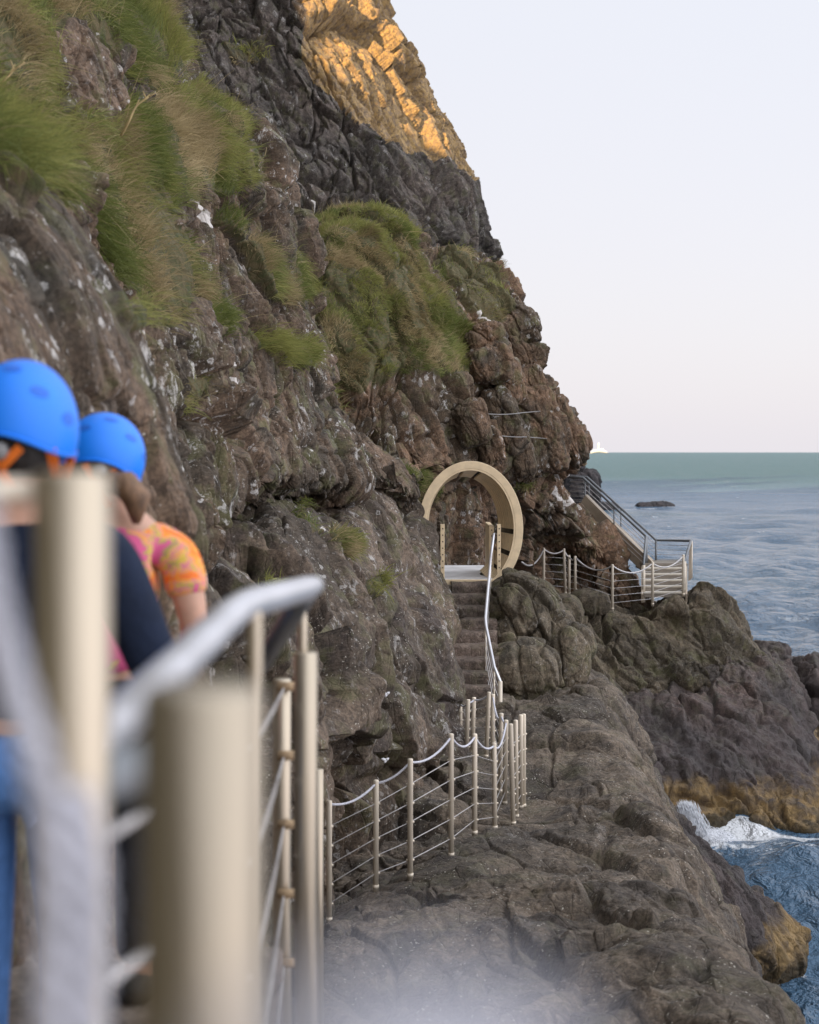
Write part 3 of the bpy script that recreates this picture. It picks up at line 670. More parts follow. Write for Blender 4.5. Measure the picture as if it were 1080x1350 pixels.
# ---- hillside out of view at left, ridge shaped to shade all but the far cliff's crest
SUN_EL, SUN_AZ = math.radians(15.5), math.radians(30)
S = np.array([-math.cos(SUN_EL)*math.sin(SUN_AZ), -math.cos(SUN_EL)*math.cos(SUN_AZ), math.sin(SUN_EL)])
P1 = np.array(P(405, 78, 70.5)); P2 = np.array(P(530, 152, 71.5))
def ridge_at(Yr):
    out = []
    for p in (P1, P2):
        t = (Yr-p[1])/S[1]
        out.append(p+S*t)
    return out
def build_shading_hill():
    Y = np.concatenate([np.linspace(-120, 24, 60), np.array([27, 29, 30, 31, 33, 36])])
    V = []; nx = 420
    a, b = ridge_at(30.0)
    sl = (b[2]-a[2])/(b[0]-a[0])
    for y in Y:
        x0 = -9.5 if y > -5 else -9.5-(-5-y)*0.02
        for i in range(nx):
            t = i/(nx-1)
            x = x0-260*t**1.8
            a_, b_ = ridge_at(y)
            z = b_[2]+(x-b_[0])*sl
            if x < a_[0]: z = a_[2]+(a_[0]-x)*3.5
            z = min(z, 130 if y > -40 else 60)
            z -= 0.10*abs(y-30)+ (0 if y <= 30 else (y-30)*6.0)
            if z >= 100:
                u_ = x*0.866-y*0.5
                z += 26*math.sin(u_*0.06)+15*math.sin(u_*0.17+1.3)+9*math.sin(u_*0.41+0.4)+6*math.sin(u_*0.97)
            if y < 24: z += 0.7*math.sin(x*0.9+y*0.3)*math.sin(y*0.23+x*0.2)-0.7
            if i == 0: z = -3
            elif i == 1: z = min(z, 6)
            V.append((x, y, z))
    n = len(Y)
    idx = np.arange(n*nx).reshape(n, nx)
    Q = np.stack([idx[:-1, :-1], idx[1:, :-1], idx[1:, 1:], idx[:-1, 1:]], -1).reshape(-1, 4)
    V = np.array(V)
    return mk_np('shading_hill', V, Q, M['cliff'], {'grass': np.full(len(V), 0.8)})
build_shading_hill()['kind'] = 'structure'

# ---- ground the walkers stand on, then the rough steps down to the ledge
mb = MB()
mb.box((-1.75, -4, -2.2), (-0.30, 3.1, -1.40)); mb.box((-1.75, 3.1, -2.4), (-0.40, 5.4, -1.56))
mb.build('walkway', M['path'], None, False, 0.02)['kind'] = 'structure'
mb = MB(); z = -1.56
for i in range(15):
    y = 5.4+i*0.37; z -= 0.175
    mb.box((-1.7, y, z-1.2), (-0.56, y+0.37, z))
mb.build('rock_steps', M['path'], None, False, 0.02)['kind'] = 'structure'
mb = MB()
mb.box((-40, -120, -30), (-6, 110, -12)); mb.build('seabed', M['path'])['kind'] = 'structure'

# ------------------------------------------------------------------ sea
def build_sea():
    nr, na = 760, 760
    r = 18*np.exp(np.linspace(0, math.log(40000/18.0), nr))
    a = np.radians(np.linspace(-24, 60, na))
    Rr, Aa = np.meshgrid(r, a, indexing='ij')
    X = Rr*np.sin(Aa); Y = Rr*np.cos(Aa)
    rs = np.random.RandomState(5)
    dx = np.zeros_like(X); dy = np.zeros_like(X); dz = np.zeros_like(X)
    sp = Rr*0.0102
    for i in range(46):
        L = 0.9*1.095**i
        th = math.radians(-125+rs.normal(0, 38))
        k = 2*math.pi/L; amp = 0.0125*L**0.90*rs.uniform(0.5, 1.3)
        if L > 7: amp *= 7.0/L*0.6
        if L < 4: th = math.radians(-125+rs.normal(0, 62)); k = 2*math.pi/L
        fade = np.clip((L/(sp*2.5))-0.6, 0, 1)
        ph = k*(X*math.cos(th)+Y*math.sin(th))+rs.uniform(0, 6.28)
        c = np.cos(ph)*amp*fade
        dz += np.sin(ph)*amp*fade; dx += c*math.cos(th)*0.8; dy += c*math.sin(th)*0.8
    V = np.stack([X+dx, Y+dy, SEA+dz], -1).reshape(-1, 3)
    pts = np.stack([X, Y, np.zeros_like(X)], -1).reshape(-1, 3)
    foam = np.zeros(len(V))
    # surf along the wave-washed rocks
    def seg(p, q, w, s):
        p = np.array(P(*p)); q = np.array(P(*q)); p[2] = q[2] = 0
        d = q-p; L = np.dot(d, d)
        t = np.clip(((pts-p)@d)/L, 0, 1)
        dd = np.linalg.norm(pts-p-t[:, None]*d, axis=1)
        return s*np.clip(1-dd/w, 0, 1)
    for a_ in [((905, 1092, 37.6), (985, 1106, 37.0), 1.1, 1.15), ((985, 1106, 37.0), (1095, 1112, 36.6), 0.9, 0.72), ((1065, 1275, 28), (1000, 1278, 26.8), 0.4, 0.75),
               ((1080, 1100, 38), (1120, 1050, 42), 0.8, 0.8), ((1065, 990, 48), (1110, 1005, 48), 0.9, 0.8), ((905, 1098, 37.0), (935, 1112, 36.2), 0.7, 0.9), ((915, 1112, 36.2), (1095, 1130, 35.2), 2.6, 0.46), ((1060, 1285, 27.6), (960, 1240, 28.6), 0.8, 0.55), ((780, 671, 247), (880, 671, 254), 2.5, 0.6), ((905, 1110, 36.4), (1000, 1118, 36.0), 0.5, 0.5)]:
        foam = np.maximum(foam, seg(*a_))
    idx = np.arange(nr*na).reshape(nr, na)
    Q = np.stack([idx[:-1, :-1], idx[:-1, 1:], idx[1:, 1:], idx[1:, :-1]], -1).reshape(-1, 4)[:, ::-1]
    m, nt, b = newmat('sea water'); k = NT(nt)
    pos = k.n('ShaderNodeNewGeometry').outputs['Position']
    mp = k.n('ShaderNodeMapping'); k.set(mp.inputs['Vector'], pos); mp.inputs['Rotation'].default_value = (0, 0, 0.35); mp.inputs['Scale'].default_value = (1.0, 0.75, 1)
    n1 = k.noise(mp.outputs[0], 1.3, 5, 0.6, 0.4); n2 = k.noise(mp.outputs[0], 5.0, 4, 0.65, 0.3); n0 = k.noise(mp.outputs[0], 0.28, 3, 0.5)
    h = k.math('ADD', k.math('MULTIPLY', n1, 1.15), k.math('MULTIPLY', n2, 0.24)); h = k.math('ADD', h, k.math('MULTIPLY', n0, 0.8))
    bp = k.n('ShaderNodeBump'); bp.inputs['Strength'].default_value = 0.9; bp.inputs['Distance'].default_value = 1.0
    k.set(bp.inputs['Height'], h); k.set(b.inputs['Normal'], bp.outputs[0])
    y = k.n('ShaderNodeSeparateXYZ', i_0=pos).outputs[1]
    ly = k.math('LOGARITHM', k.math('MAXIMUM', y, 1.0), 10.0)
    big = k.noise(pos, 0.012, 4, 0.6)
    mp2 = k.n('ShaderNodeMapping'); k.set(mp2.inputs['Vector'], pos); mp2.inputs['Scale'].default_value = (0.006, 0.0016, 1)
    bands = k.noise(mp2.outputs[0], 1.0, 4, 0.6)
    teal = k.ramp(k.math('ADD', ly, k.math('MULTIPLY', k.math('SUBTRACT', bands, 0.5), 0.9)), 2.40, 2.85)
    teal2 = k.math('MULTIPLY', k.ramp(big, 0.52, 0.66), 0.6)
    col = k.mix(k.math('MAXIMUM', teal, teal2), (0.068, 0.135, 0.215, 1), (0.038, 0.100, 0.122, 1))
    at = k.n('ShaderNodeAttribute', attribute_name='foam')
    fn = k.noise(pos, 2.2, 6, 0.7, 0.8)
    ff = k.ramp(k.math('ADD', at.outputs['Fac'], k.math('MULTIPLY', k.math('SUBTRACT', fn, 0.5), 1.3)), 0.38, 0.62)
    crest = k.math('MULTIPLY', k.ramp(k.math('ADD', k.noise(mp.outputs[0], 0.20, 6, 0.68), k.math('MULTIPLY', n2, 0.10)), 0.70, 0.78), 0.5)
    ff = k.math('MAXIMUM', ff, crest)
    col = k.mix(ff, col, (0.72, 0.74, 0.76, 1))
    k.set(b.inputs['Base Color'], col)
    far_ = k.ramp(ly, 2.1, 2.8)
    k.set(b.inputs['Specular IOR Level'], k.math('SUBTRACT', 0.32, k.math('MULTIPLY', far_, 0.12)))
    k.set(b.inputs['Roughness'], k.math('ADD', 0.08, k.math('MAXIMUM', k.math('MULTIPLY', far_, 0.28), k.math('MULTIPLY', ff, 0.6))))
    b.inputs['IOR'].default_value = 1.333
    return mk_np('sea', V, Q, m, {'foam': foam})
build_sea()['kind'] = 'structure'

# ------------------------------------------------------------------ grass
def grass_mat():
    m, nt, b = newmat('grass blades'); k = NT(nt)
    a = k.n('ShaderNodeAttribute', attribute_name='tint')
    k.set(b.inputs['Base Color'], a.outputs['Color'])
    b.inputs['Roughness'].default_value = 0.6
    b.inputs['Specular IOR Level'].default_value = 0.25
    tr = k.n('ShaderNodeBsdfTranslucent'); k.set(tr.inputs[0], a.outputs['Color'])
    ms = k.n('ShaderNodeMixShader', i_0=0.35); k.set(ms.inputs[1], b.outputs[0]); k.set(ms.inputs[2], tr.outputs[0])
    k.set(nt.nodes['Material Output'].inputs['Surface'], ms.outputs[0])
    return m
M['grass'] = grass_mat()
def grass(src, name, n, L, W, wind=(0.5, -0.3, -0.5), dry=0.4, thresh=0.45, pal=None, clump=1.0):
    V, N, g, nr, nc = GRASS[src]
    G = V.reshape(nr, nc, 3)
    ar = np.linalg.norm(np.cross(np.gradient(G, axis=1), np.gradient(G, axis=0)), axis=2).ravel()
    face = np.sum(N*-V, axis=1)/np.linalg.norm(V, axis=1)
    vis = (face > -0.45)
    patch = sstep(-0.10, 0.14, 0.75*fbm(V/0.7+60, 3)+0.55*fbm(V/0.2+160, 2)+0.25*(g-0.8))
    w = ar*np.clip(g-thresh, 0, 1)*vis*(0.04+0.96*patch)
    x = CX+F0*V[:, 0]/np.maximum(V[:, 1], 1); y = CY-F0*V[:, 2]/np.maximum(V[:, 1], 1)
    w *= (x > -160) & (x < 1150) & (y > -160) & (y < 1450)
    w /= w.sum()
    i = RS.choice(len(V), n, p=w)
    p = V[i]+RS.normal(0, 0.03, (n, 3))-N[i]*0.02; nn = N[i]
    up = np.array([0, 0, 1.0])
    # combed, clumped direction
    f1 = np.stack([fbm(p/(0.55*clump)+3, 2), fbm(p/(0.55*clump)+33, 2), fbm(p/(0.55*clump)+63, 2)], 1)
    d0 = nn*0.55+up*0.75+f1*0.8+RS.normal(0, 0.27, (n, 3))
    d0 /= np.linalg.norm(d0, axis=1, keepdims=True)
    wd = np.array(wind)+f1*0.9+RS.normal(0, 0.26, (n, 3))
    wd += nn*np.clip(-np.sum(wd*nn, 1), 0, 9)[:, None]*0.75
    ln = L*(0.35+1.1*RS.rand(n)**1.5)*(0.75+0.6*sstep(-0.3, 0.5, vnoise(p/0.8+12)))
    sg = 4
    pts = [p]; d = d0
    for s in range(sg):
        d = d+wd*0.50; d /= np.linalg.norm(d, axis=1, keepdims=True)
        pts.append(pts[-1]+d*(ln/sg)[:, None])
    view = -p/np.linalg.norm(p, axis=1, keepdims=True)
    side = np.cross(pts[-1]-pts[0], view+RS.normal(0, 0.5, (n, 3))); side /= (np.linalg.norm(side, axis=1, keepdims=True)+1e-9)
    wdt = W*(0.6+0.8*RS.rand(n))
    rows = []
    for s, q in enumerate(pts):
        t = s/sg; ww = (wdt*(1-t)**0.7*0.5+0.0006)[:, None]
        rows += [q-side*ww, q+side*ww]
    VV = np.stack(rows, 1)
    base = (np.arange(n)*(2*(sg+1)))[:, None]
    Q = np.concatenate([base+np.array([[2*s, 2*s+1, 2*s+3, 2*s+2]]) for s in range(sg)], 0)
    pal = pal or [(0.140, 0.165, 0.046), (0.275, 0.275, 0.085), (0.44, 0.34, 0.19), (0.27, 0.205, 0.11)]
    pal = np.array(pal)
    a = sstep(-0.25, 0.25, fbm(p/0.9+20, 3)+RS.normal(0, 0.20, n))
    c = pal[0]*(1-a)[:, None]+pal[1]*a[:, None]
    dr = np.clip(sstep(0.08, 0.34, fbm(p/1.1+44, 3)+RS.normal(0, 0.09, n)+(dry-0.5)*0.4), 0, 1)*0.9
    c = c*(1-dr)[:, None]+dr[:, None]*(pal[2]*(1-a)[:, None]+pal[3]*a[:, None])
    c *= (0.75+0.5*RS.rand(n))[:, None]
    C = np.repeat(np.concatenate([c, np.ones((n, 1))], 1)[:, None, :], 2*(sg+1), 1).reshape(-1, 4)
    o = mk_np(name, VV.reshape(-1, 3), Q, M['grass'], {'tint': C})
    tag(o, kind='stuff')
    return o
tag(grass('long_cliff', 'cliff_grass', 250000, 0.20, 0.006, dry=0.62), 'windswept green and straw grass hanging over the left cliff', 'grass')
tag(grass('near_cliff', 'cliff_edge_grass', 16000, 0.2, 0.004), 'out of focus green grass along the near cliff edge at left', 'grass')
tag(grass('knoll', 'knoll_grass', 140000, 0.135, 0.011, wind=(0.35, -0.2, -0.4), dry=0.68, clump=1.3), 'mossy green and brown grass covering the knoll above the ring', 'grass')
tag(grass('rock_ledge', 'ledge_grass', 2600, 0.22, 0.010, dry=0.1), 'small bright green grass tufts on the rock ledge', 'grass')
tag(grass('far_cliff', 'far_grass', 9000, 0.55, 0.035, dry=0.8, thresh=0.2), 'sparse brown grass at the foot of the far cliff', 'grass')
tag(grass('long_cliff', 'dry_stems', 2600, 0.42, 0.0042, wind=(0.35, -0.2, -0.15), dry=2.2), 'scattered long dry straw stems standing out of the cliff grass', 'grass')
tag(grass('knoll', 'knoll_stems', 1400, 0.36, 0.008, wind=(0.3, -0.2, -0.15), dry=2.2), 'scattered dry straw stems on the grassy knoll', 'grass')

# ================================================================== THINGS
def ground_z(src, x, y, r=0.10, default=None):
    V = GRASS[src][0]
    d = np.hypot(V[:, 0]-x, V[:, 1]-y)
    m = d < r
    if not m.any(): return default
    return float(np.max(V[m, 2]))

def sag_line(a, b, sag, n=12):
    a = np.array(a); b = np.array(b)
    return [tuple(a+(b-a)*t-np.array([0, 0, sag*4*t*(1-t)])) for t in np.linspace(0, 1, n)]

def wire_fence(name, label, group, posts, src, wires=5, rope=True, r=0.028, wr=0.0042, sag=0.10, rope_mat='rope', rope_r=0.0115, square=False, wire_links=None, first_rope=None):
    tops = [np.array(P(p[0], p[1], p[3])) for p in posts]
    foots = []
    for p, t in zip(posts, tops):
        f = np.array(P(p[0]+(p[4] if len(p) > 4 else 0), p[2], p[3]))
        g = ground_z(src, f[0], f[1], 0.12, f[2]) if src else f[2]
        f[2] = max(min(g, f[2]+0.25), f[2]-0.6)-0.06
        foots.append(f)
    root = empty(name, tuple(foots[0]), label, 'fence', group)
    for t, f in zip(tops, foots):
        mb = MB(); mb.tube([f, f+(t-f)*0.985, t-(t-f)*0.004, t], [r, r, r*0.92, r*0.6], 14)
        mb.tube([f+np.array([0, 0, 0.04]), f+np.array([0, 0, 0.075])], r*1.15, 14)
        for i in range(wires):
            q = f+(t-f)*(0.17+0.155*i)
            mb.tube([q-np.array([r*1.45, 0, 0]), q+np.array([r*1.45, 0, 0])], 0.011, 8)
        mb.build('post', M['steel'], root, True)
    for i in range(wires):
        a = [tuple(f+(t-f)*(0.17+0.155*i)-np.array([0, 0.0, 0])) for t, f in zip(tops, foots)]
        MB().tube(a, wr, 6).build('wire', M['wire'], root, True)
    if rope:
        pts = []
        q = [t-np.array([0, 0, 0.035]) for t in tops]
        if first_rope is not None: q = [np.array(first_rope)]+q
        for a, b in zip(q[:-1], q[1:]):
            L = np.linalg.norm(b-a)
            pts += sag_line(a, b, sag*min(1, L/1.2), 10)[:-1]
        pts.append(tuple(q[-1]))
        MB().tube(pts, rope_r, 8).build('rope', M[rope_mat], root, True)
    return root, tops, foots

GF = 'wire fences along the cliff path'
wire_fence('wire_fence', 'steel post and wire fence hung with sagging white rope, nearest along the path', GF, RUN1, 'foreshore_rock', sag=0.13)
wire_fence('wire_fence', 'short close set group of leaning fence posts at the right edge of the path bend', GF, RUN3, 'foreshore_rock', rope=False)
wire_fence('wire_fence', 'fence run with dark rope crossing at the foot of the stone steps', GF, RUN2, 'foreshore_rock', sag=0.10)
far_root, ft, ff = wire_fence('wire_fence', 'thin post and rope fence between the round gateway and the far stairs', GF, RUN4, None, r=0.034, wr=0.006, sag=0.22, rope_r=0.02,
                              rope_mat='wire', first_rope=P(688, 741, 40))

# ---- stone steps up to the gateway
def rough_box(lo, hi, step=0.035, amp=0.014, seed=0):
    (a, b, c), (d, e, f) = lo, hi
    mb = MB()
    def face(o, u, v, nu, nv):
        V = [tuple(np.array(o)+np.array(u)*i/nu+np.array(v)*j/nv) for j in range(nv+1) for i in range(nu+1)]
        Fq = [(j*(nu+1)+i, j*(nu+1)+i+1, (j+1)*(nu+1)+i+1, (j+1)*(nu+1)+i) for j in range(nv) for i in range(nu)]
        mb.add(V, Fq)
    nx, ny, nz = [max(2, int((h-l)/step)) for l, h in zip(lo, hi)]
    face((a, b, c), (d-a, 0, 0), (0, 0, f-c), nx, nz); face((a, b, f), (d-a, 0, 0), (0, e-b, 0), nx, ny)
    face((d, b, c), (0, e-b, 0), (0, 0, f-c), ny, nz); face((a, e, c), (0, b-e, 0), (0, 0, f-c), ny, nz)
    v = np.array(mb.v)
    dd = np.stack([fbm(v/0.16+seed+s, 3) for s in (1, 21, 41)], 1)*amp*1.8
    ed = sstep(f-0.05, f, v[:, 2])*sstep(b+0.05, b, v[:, 1])
    v = v+dd; v[:, 2] -= ed*0.022; v[:, 1] += ed*0.022
    mb.v = [tuple(q) for q in v]
    return mb
NST = 10; SY0, SZ0, SRUN, SRISE = 26.0, -3.98, 0.40, 0.171
st = empty('stone_staircase', (1.03, SY0, SZ0), 'worn stone steps climbing a narrow slot to the round gateway', 'stairs')
for i in range(NST):
    y = SY0+i*SRUN; z = SZ0+SRISE*(i+1)
    rough_box((0.66+0.008*i, y, z-0.5), (1.40+0.008*i, y+SRUN+0.05, z), seed=i*3.1).build('step', M['step'], st, True)

# handrail beside the stone steps
hr = empty('stair_handrail', P(659, 977, 25.4), 'pale blue steel handrail with wires beside the stone steps', 'handrail')
rp = [P(658, 704, 30.1), P(651, 704, 30.1), P(647, 735, 29.4), P(640, 816, 27.2), P(641, 826, 27.0), P(652, 880, 25.8), P(660, 900, 25.4)]
MB().tube(rp, 0.024, 10).build('rail', M['rail'], hr, True)
nw = np.array(P(659.5, 898, 25.4)); MB().tube([nw, nw-np.array([0, 0, 0.98])], 0.034, 12).build('newel', M['steel'], hr, True)
for (px, py, Z) in [(640.5, 818, 27.2), (651.5, 880, 25.85), (646.5, 740, 29.3)]:
    q = np.array(P(px, py, Z)); MB().tube([q, q-np.array([0, 0, 0.86])], 0.016, 10).build('baluster', M['steel'], hr, True)
for i in range(1, 6):
    MB().tube([np.array(q)-np.array([0, 0, 0.15*i]) for q in (rp[2], rp[3], rp[5], rp[6])], 0.006, 6).build('wire', M['wire'], hr, True)

# ---- round gateway (mouth of the tubular footbridge)
GY = 30.0
gc = np.array(P(620.5, 697, GY)); ga, gb = 0.925, 1.19
tb = empty('tubular_footbridge', P(620, 772, GY), 'round tan slatted bridge mouth with pale deck at the top of the steps', 'footbridge')
def arc(r0, r1, y0, y1, a0, a1, n=40, sh0=0.0, sh1=0.0):
    """ring segment: inner/outer inset r0>r1 from the outer ellipse, between depths y0..y1"""
    mb = MB(); V = []
    for i in range(n+1):
        t = math.radians(a0+(a1-a0)*i/n); c, s = math.cos(t), math.sin(t)
        for (r, y, sh) in ((r0+sh0, y0, 0), (r1+sh0, y0, 0), (r1+sh1, y1, 0), (r0+sh1, y1, 0)):
            V.append((gc[0]+(ga-r)*c-0.11*max(0.0, y-GY-0.07), y, gc[2]+(gb-r)*s))
    Fq = []
    for i in range(n):
        for j in range(4):
            k = (j+1) % 4
            Fq.append((i*4+j, i*4+k, (i+1)*4+k, (i+1)*4+j))
    Fq += [(0, 1, 2, 3), (n*4+3, n*4+2, n*4+1, n*4)]
    return mb.add(V, Fq)
arc(0.135, 0.0, GY, GY+0.07, -66, 186, 90).build('front_hoop', M['gate'], tb, False, 0.008)
arc(0.165, 0.135, GY+0.004, GY+0.05, -66, 186, 90).build('hoop_lip', M['gate'], tb, False)
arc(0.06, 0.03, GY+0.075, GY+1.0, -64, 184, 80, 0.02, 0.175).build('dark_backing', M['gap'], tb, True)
SEGS = [(-62, -47), (-42.5, -28), (-23, -6), (-1, 72.5), (77.5, 95.5), (101, 182)]
for a0, a1 in SEGS:
    mb = MB()
    for kk in range(9):
        y = GY+0.085+kk*0.100
        sh = 0.019*kk
        w_ = arc(0.125, 0.085, y, y+0.062, a0, a1, max(4, int((a1-a0)/3)), sh, sh+0.016)
        mb.add(w_.v, w_.f)
    mb.build('slat_segment', M['gate'], tb, False)
zx = P(0, 763, GY)[2]
xl, xr = P(584, 0, GY)[0], P(650, 0, GY)[0]
MB().box((xl, GY+0.01, zx-0.10), (xr, GY+3.6, zx)).build('deck', M['deck'], tb, False, 0.01)
MB().box((xl-0.02, GY-0.03, zx-0.105), (xr+0.02, GY+0.008, zx-0.012)).build('deck_edge', M['gate'], tb, False, 0.006)
MB().box((xl+0.03, GY-0.02, zx-0.20), (xr-0.02, GY+0.10, zx-0.125)).build('sill', M['stair'], tb, False, 0.008)
def post_with_holes(px0, px1, top, Z, w, d, n):
    x0 = P(px0, 0, Z)[0]; x1 = x0+w
    z1 = P(0, top, Z)[2]
    mb = MB().box((x0, Z, zx-0.02), (x1, Z+d, z1))
    o = mb.build('side_board', M['gate'], tb, False, 0.006)
    for i in range(n):
        z = zx+0.08+(z1-zx-0.16)*i/(n-1)
        MB().box((x0+w*0.42, Z-0.004, z-0.011), (x0+w*0.42+0.02, Z+0.01, z+0.011)).build('bolt_hole', M['gap'], o)
post_with_holes(580.8, 0, 691, 30.0, 0.072, 0.05, 8)
post_with_holes(645, 0, 693, 30.6, 0.085, 1.6, 8)
post_with_holes(655.5, 0, 691, 30.02, 0.065, 0.05, 8)
# guy wire on the left of the gateway
g_ = empty('guy_cable', P(583, 762, 29.4), 'thin steel cable slanting down beside the left foot of the gateway', 'cable')
MB().tube([P(556, 694, 29.7), P(566, 708, 29.6), P(583, 762, 29.4)], 0.012, 8).build('strand', M['wire'], g_, True)
mb = MB().tube([P(556, 694, 29.75), P(556, 700, 29.65)], 0.03, 10); mb.build('anchor', M['steel'], g_, True)

# cables tied round the prow
def cable(label, pts):
    o = MB().tube(pts, 0.010, 6).build('rockfall_cable', M['cable'], None, True, origin=pts[0]); tag(o, label, 'cable', 'cables tied across the rock')
cable('upper thin steel cable stretched across the brown rock prow', sag_line(P(636, 545, 35.0), P(690, 544, 36.3), 0.03, 6)+sag_line(P(690, 544, 36.3), P(726, 541, 38.2), 0.0, 5)[1:])
cable('lower thin steel cable slanting across the brown rock prow', sag_line(P(642, 571, 34.8), P(694, 576, 36.2), 0.03, 6)+sag_line(P(694, 576, 36.2), P(730, 579, 38.0), 0.0, 5)[1:])

# ---- far stairs: a short flight to a landing and a long flight back up along the rock
fs = empty('metal_staircase', P(875, 788, 43.6), 'tan metal staircase above the sea turning back up along the rock', 'stairs')
def pz(px, py, Z): return np.array(P(px, py, Z))
nos = [787.5, 779.5, 771.5, 763.5, 755.5]
zs = [P(0, 788, 43.6)[2]+0.136*(i+1) for i in range(5)]
for i in range(5):
    Zf = 43.7+0.29*i
    xl_, xr_ = P(849.5, 0, Zf)[0], P(903.5, 0, Zf)[0]
    s_ = MB().box((xl_, Zf+0.02, zs[i]-0.135), (xr_, Zf+0.31, zs[i]-0.035)).build('step', M['riser'], fs, False)
    MB().box((xl_, Zf, zs[i]-0.040), (xr_, Zf+0.30, zs[i])).build('nosing', M['tread'], s_, False, 0.004)
zl = zs[-1]+0.10
xl_, xr_ = P(849, 0, 45.2)[0], P(904, 0, 45.2)[0]
MB().box((xl_-0.05, 45.17, zl-0.20), (xr_+0.05, 46.5, zl)).build('landing', M['riser'], fs, False, 0.01)
for px in (846.8, 905.0):
    MB().obox(pz(px, 790, 43.55)+np.array([0, 0, 0.02]), pz(px, 752, 45.2), 0.05, 0.24).build('stringer', M['stair'], fs, False, 0.005)
a = pz(854, 748, 45.35); b = pz(768, 662, 47.0)
off = np.array([0.12, 0.95, 0.0])
dr = (b-a)/np.linalg.norm(b-a)
for q in (np.zeros(3), off):
    MB().obox(a-dr*0.1+q+np.array([0, 0, 0.02]), b+q+np.array([0, 0, 0.02]), 0.07, 0.43).build('stringer', M['stair'], fs, False, 0.006)
nt_ = 10
for i in range(nt_):
    q = a+(b-a)*(i+0.5)/nt_+np.array([0, 0, 0.02])
    MB().obox(q+off*0.03, q+off*0.97, 0.24, 0.035).build('tread', M['riser'], fs, False)
near_rail = [pz(848.5, 745, 43.8), pz(852, 707, 45.3), pz(769, 630, 47.0), pz(751, 629, 47.2)]
far_rail = [pz(902.5, 740, 43.8), pz(911, 713, 45.6), pz(911, 713, 46.4), pz(865, 712, 46.4), pz(774, 629, 48.0), pz(752, 628, 48.2)]
MB().tube(near_rail, 0.036, 8).build('handrail', M['darkrail'], fs, True)
MB().tube(far_rail, 0.036, 8).build('handrail', M['darkrail'], fs, True)
def vpost(p, h, r=0.032, mat='steel'): 
    p = np.array(p); MB().tube([p, p-np.array([0, 0, h])], r, 10).build('post', M[mat], fs, True)
vpost(near_rail[0], 0.95, 0.045); vpost(far_rail[0], 0.85, 0.045); vpost(near_rail[1], 1.05, 0.045, 'darkrail'); vpost(far_rail[1], 1.0, 0.045); vpost(far_rail[2], 1.0, 0.04, 'darkrail'); vpost(far_rail[3], 0.9, 0.03, 'darkrail')
vpost(near_rail[1]+np.array([0.05, 0.3, 0]), 0.9, 0.02, 'darkrail')
for t in (0.5, 0.97):
    for rr in (near_rail[1:3], far_rail[3:5]):
        q = rr[0]+(rr[1]-rr[0])*t; vpost(q, 0.92, 0.02, 'darkrail')
for i in range(1, 7):
    dz = np.array([0, 0, 0.13*i])
    MB().tube([q-dz for q in near_rail[1:4]], 0.0075, 6).build('wire', M['wire'], fs, True)
    MB().tube([q-dz for q in far_rail[1:6]], 0.0075, 6).build('wire', M['wire'], fs, True)
MB().hexa([tuple(pz(908.8, 716, 45.5)), tuple(pz(912.5, 716, 45.5)), tuple(pz(912.5, 716, 46.4)), tuple(pz(908.8, 716, 46.4)),
           tuple(pz(907.5, 766, 45.5)), tuple(pz(911.5, 764, 45.5)), tuple(pz(911.5, 764, 46.4)), tuple(pz(907.5, 766, 46.4))]).build('side_panel', M['stair'], fs, False)

# ---- foreground railing
nr = empty('near_railing', P(95, 1900, 1.25), 'big out of focus steel railing with a bent silver handrail beside the walkers', 'railing')
def npost(px, top, Z, r, bot, name='post', mat='nearsteel', taper=0.0):
    t = np.array(P(px, top, Z)); f = t.copy(); f[2] = bot
    return MB().tube([f, t-np.array([0, 0, 0.004]), t], [r, r, r*0.9], 24).build(name, M[mat], nr, True)
npost(95, 622, 1.23, 0.0275, -1.42); npost(265, 905, 0.84, 0.0295, -1.42)
npost(336, 806, 2.46, 0.011, -1.42, 'baluster')
rail = [P(104, 992, 1.27), P(112, 985, 1.30), P(150, 958, 1.55), P(310, 806, 2.40), P(324, 798, 2.47), P(340, 793, 2.53), P(400, 777, 3.02), P(414, 772, 3.12)]
MB().tube(rail, [0.0228]*7+[0.018], 20).build('handrail', M['rail'], nr, True)
MB().tube([P(404, 781, 3.08), P(392, 800, 3.15), P(345, 874, 3.6)], 0.020, 16).build('lower_handrail', M['darkrail'], nr, True)  # descending rail's shade is painted as a darker steel tone
cl = np.array(P(150, 1045, 1.24)); MB().tube([cl-np.array([0.035, 0, 0]), cl+np.array([0.05, 0.2, 0.0])], 0.022, 14).build('clamp', M['darkrail'], nr, True)
cl = np.array(P(14, 648, 1.20)); MB().tube([cl-np.array([0.04, 0, 0]), cl+np.array([0.010, 0.02, 0])], 0.009, 14).build('clamp', M['steel'], nr, True)
for i in range(5):
    MB().tube([P(95, 1130+330*i*0.62, 1.23), P(336, 985+150*i, 2.46), P(374, 908+91*i, 5.9)], 0.0045, 8).build('wire', M['wire'], nr, True)
npost(372, 895, 5.9, 0.031, -2.6); npost(403, 860, 4.5, 0.031, -2.2); npost(399, 806, 4.52, 0.013, -1.0, 'pin')
npost(419, 1014, 10.0, 0.034, -3.9)
for i in range(5):
    q = np.array(P(378, 905+91*i, 5.86)); MB().tube([q-np.array([0.03, 0, 0]), q+np.array([0.045, 0, 0])], 0.016, 10).build('bolt', M['rust'], nr, True)
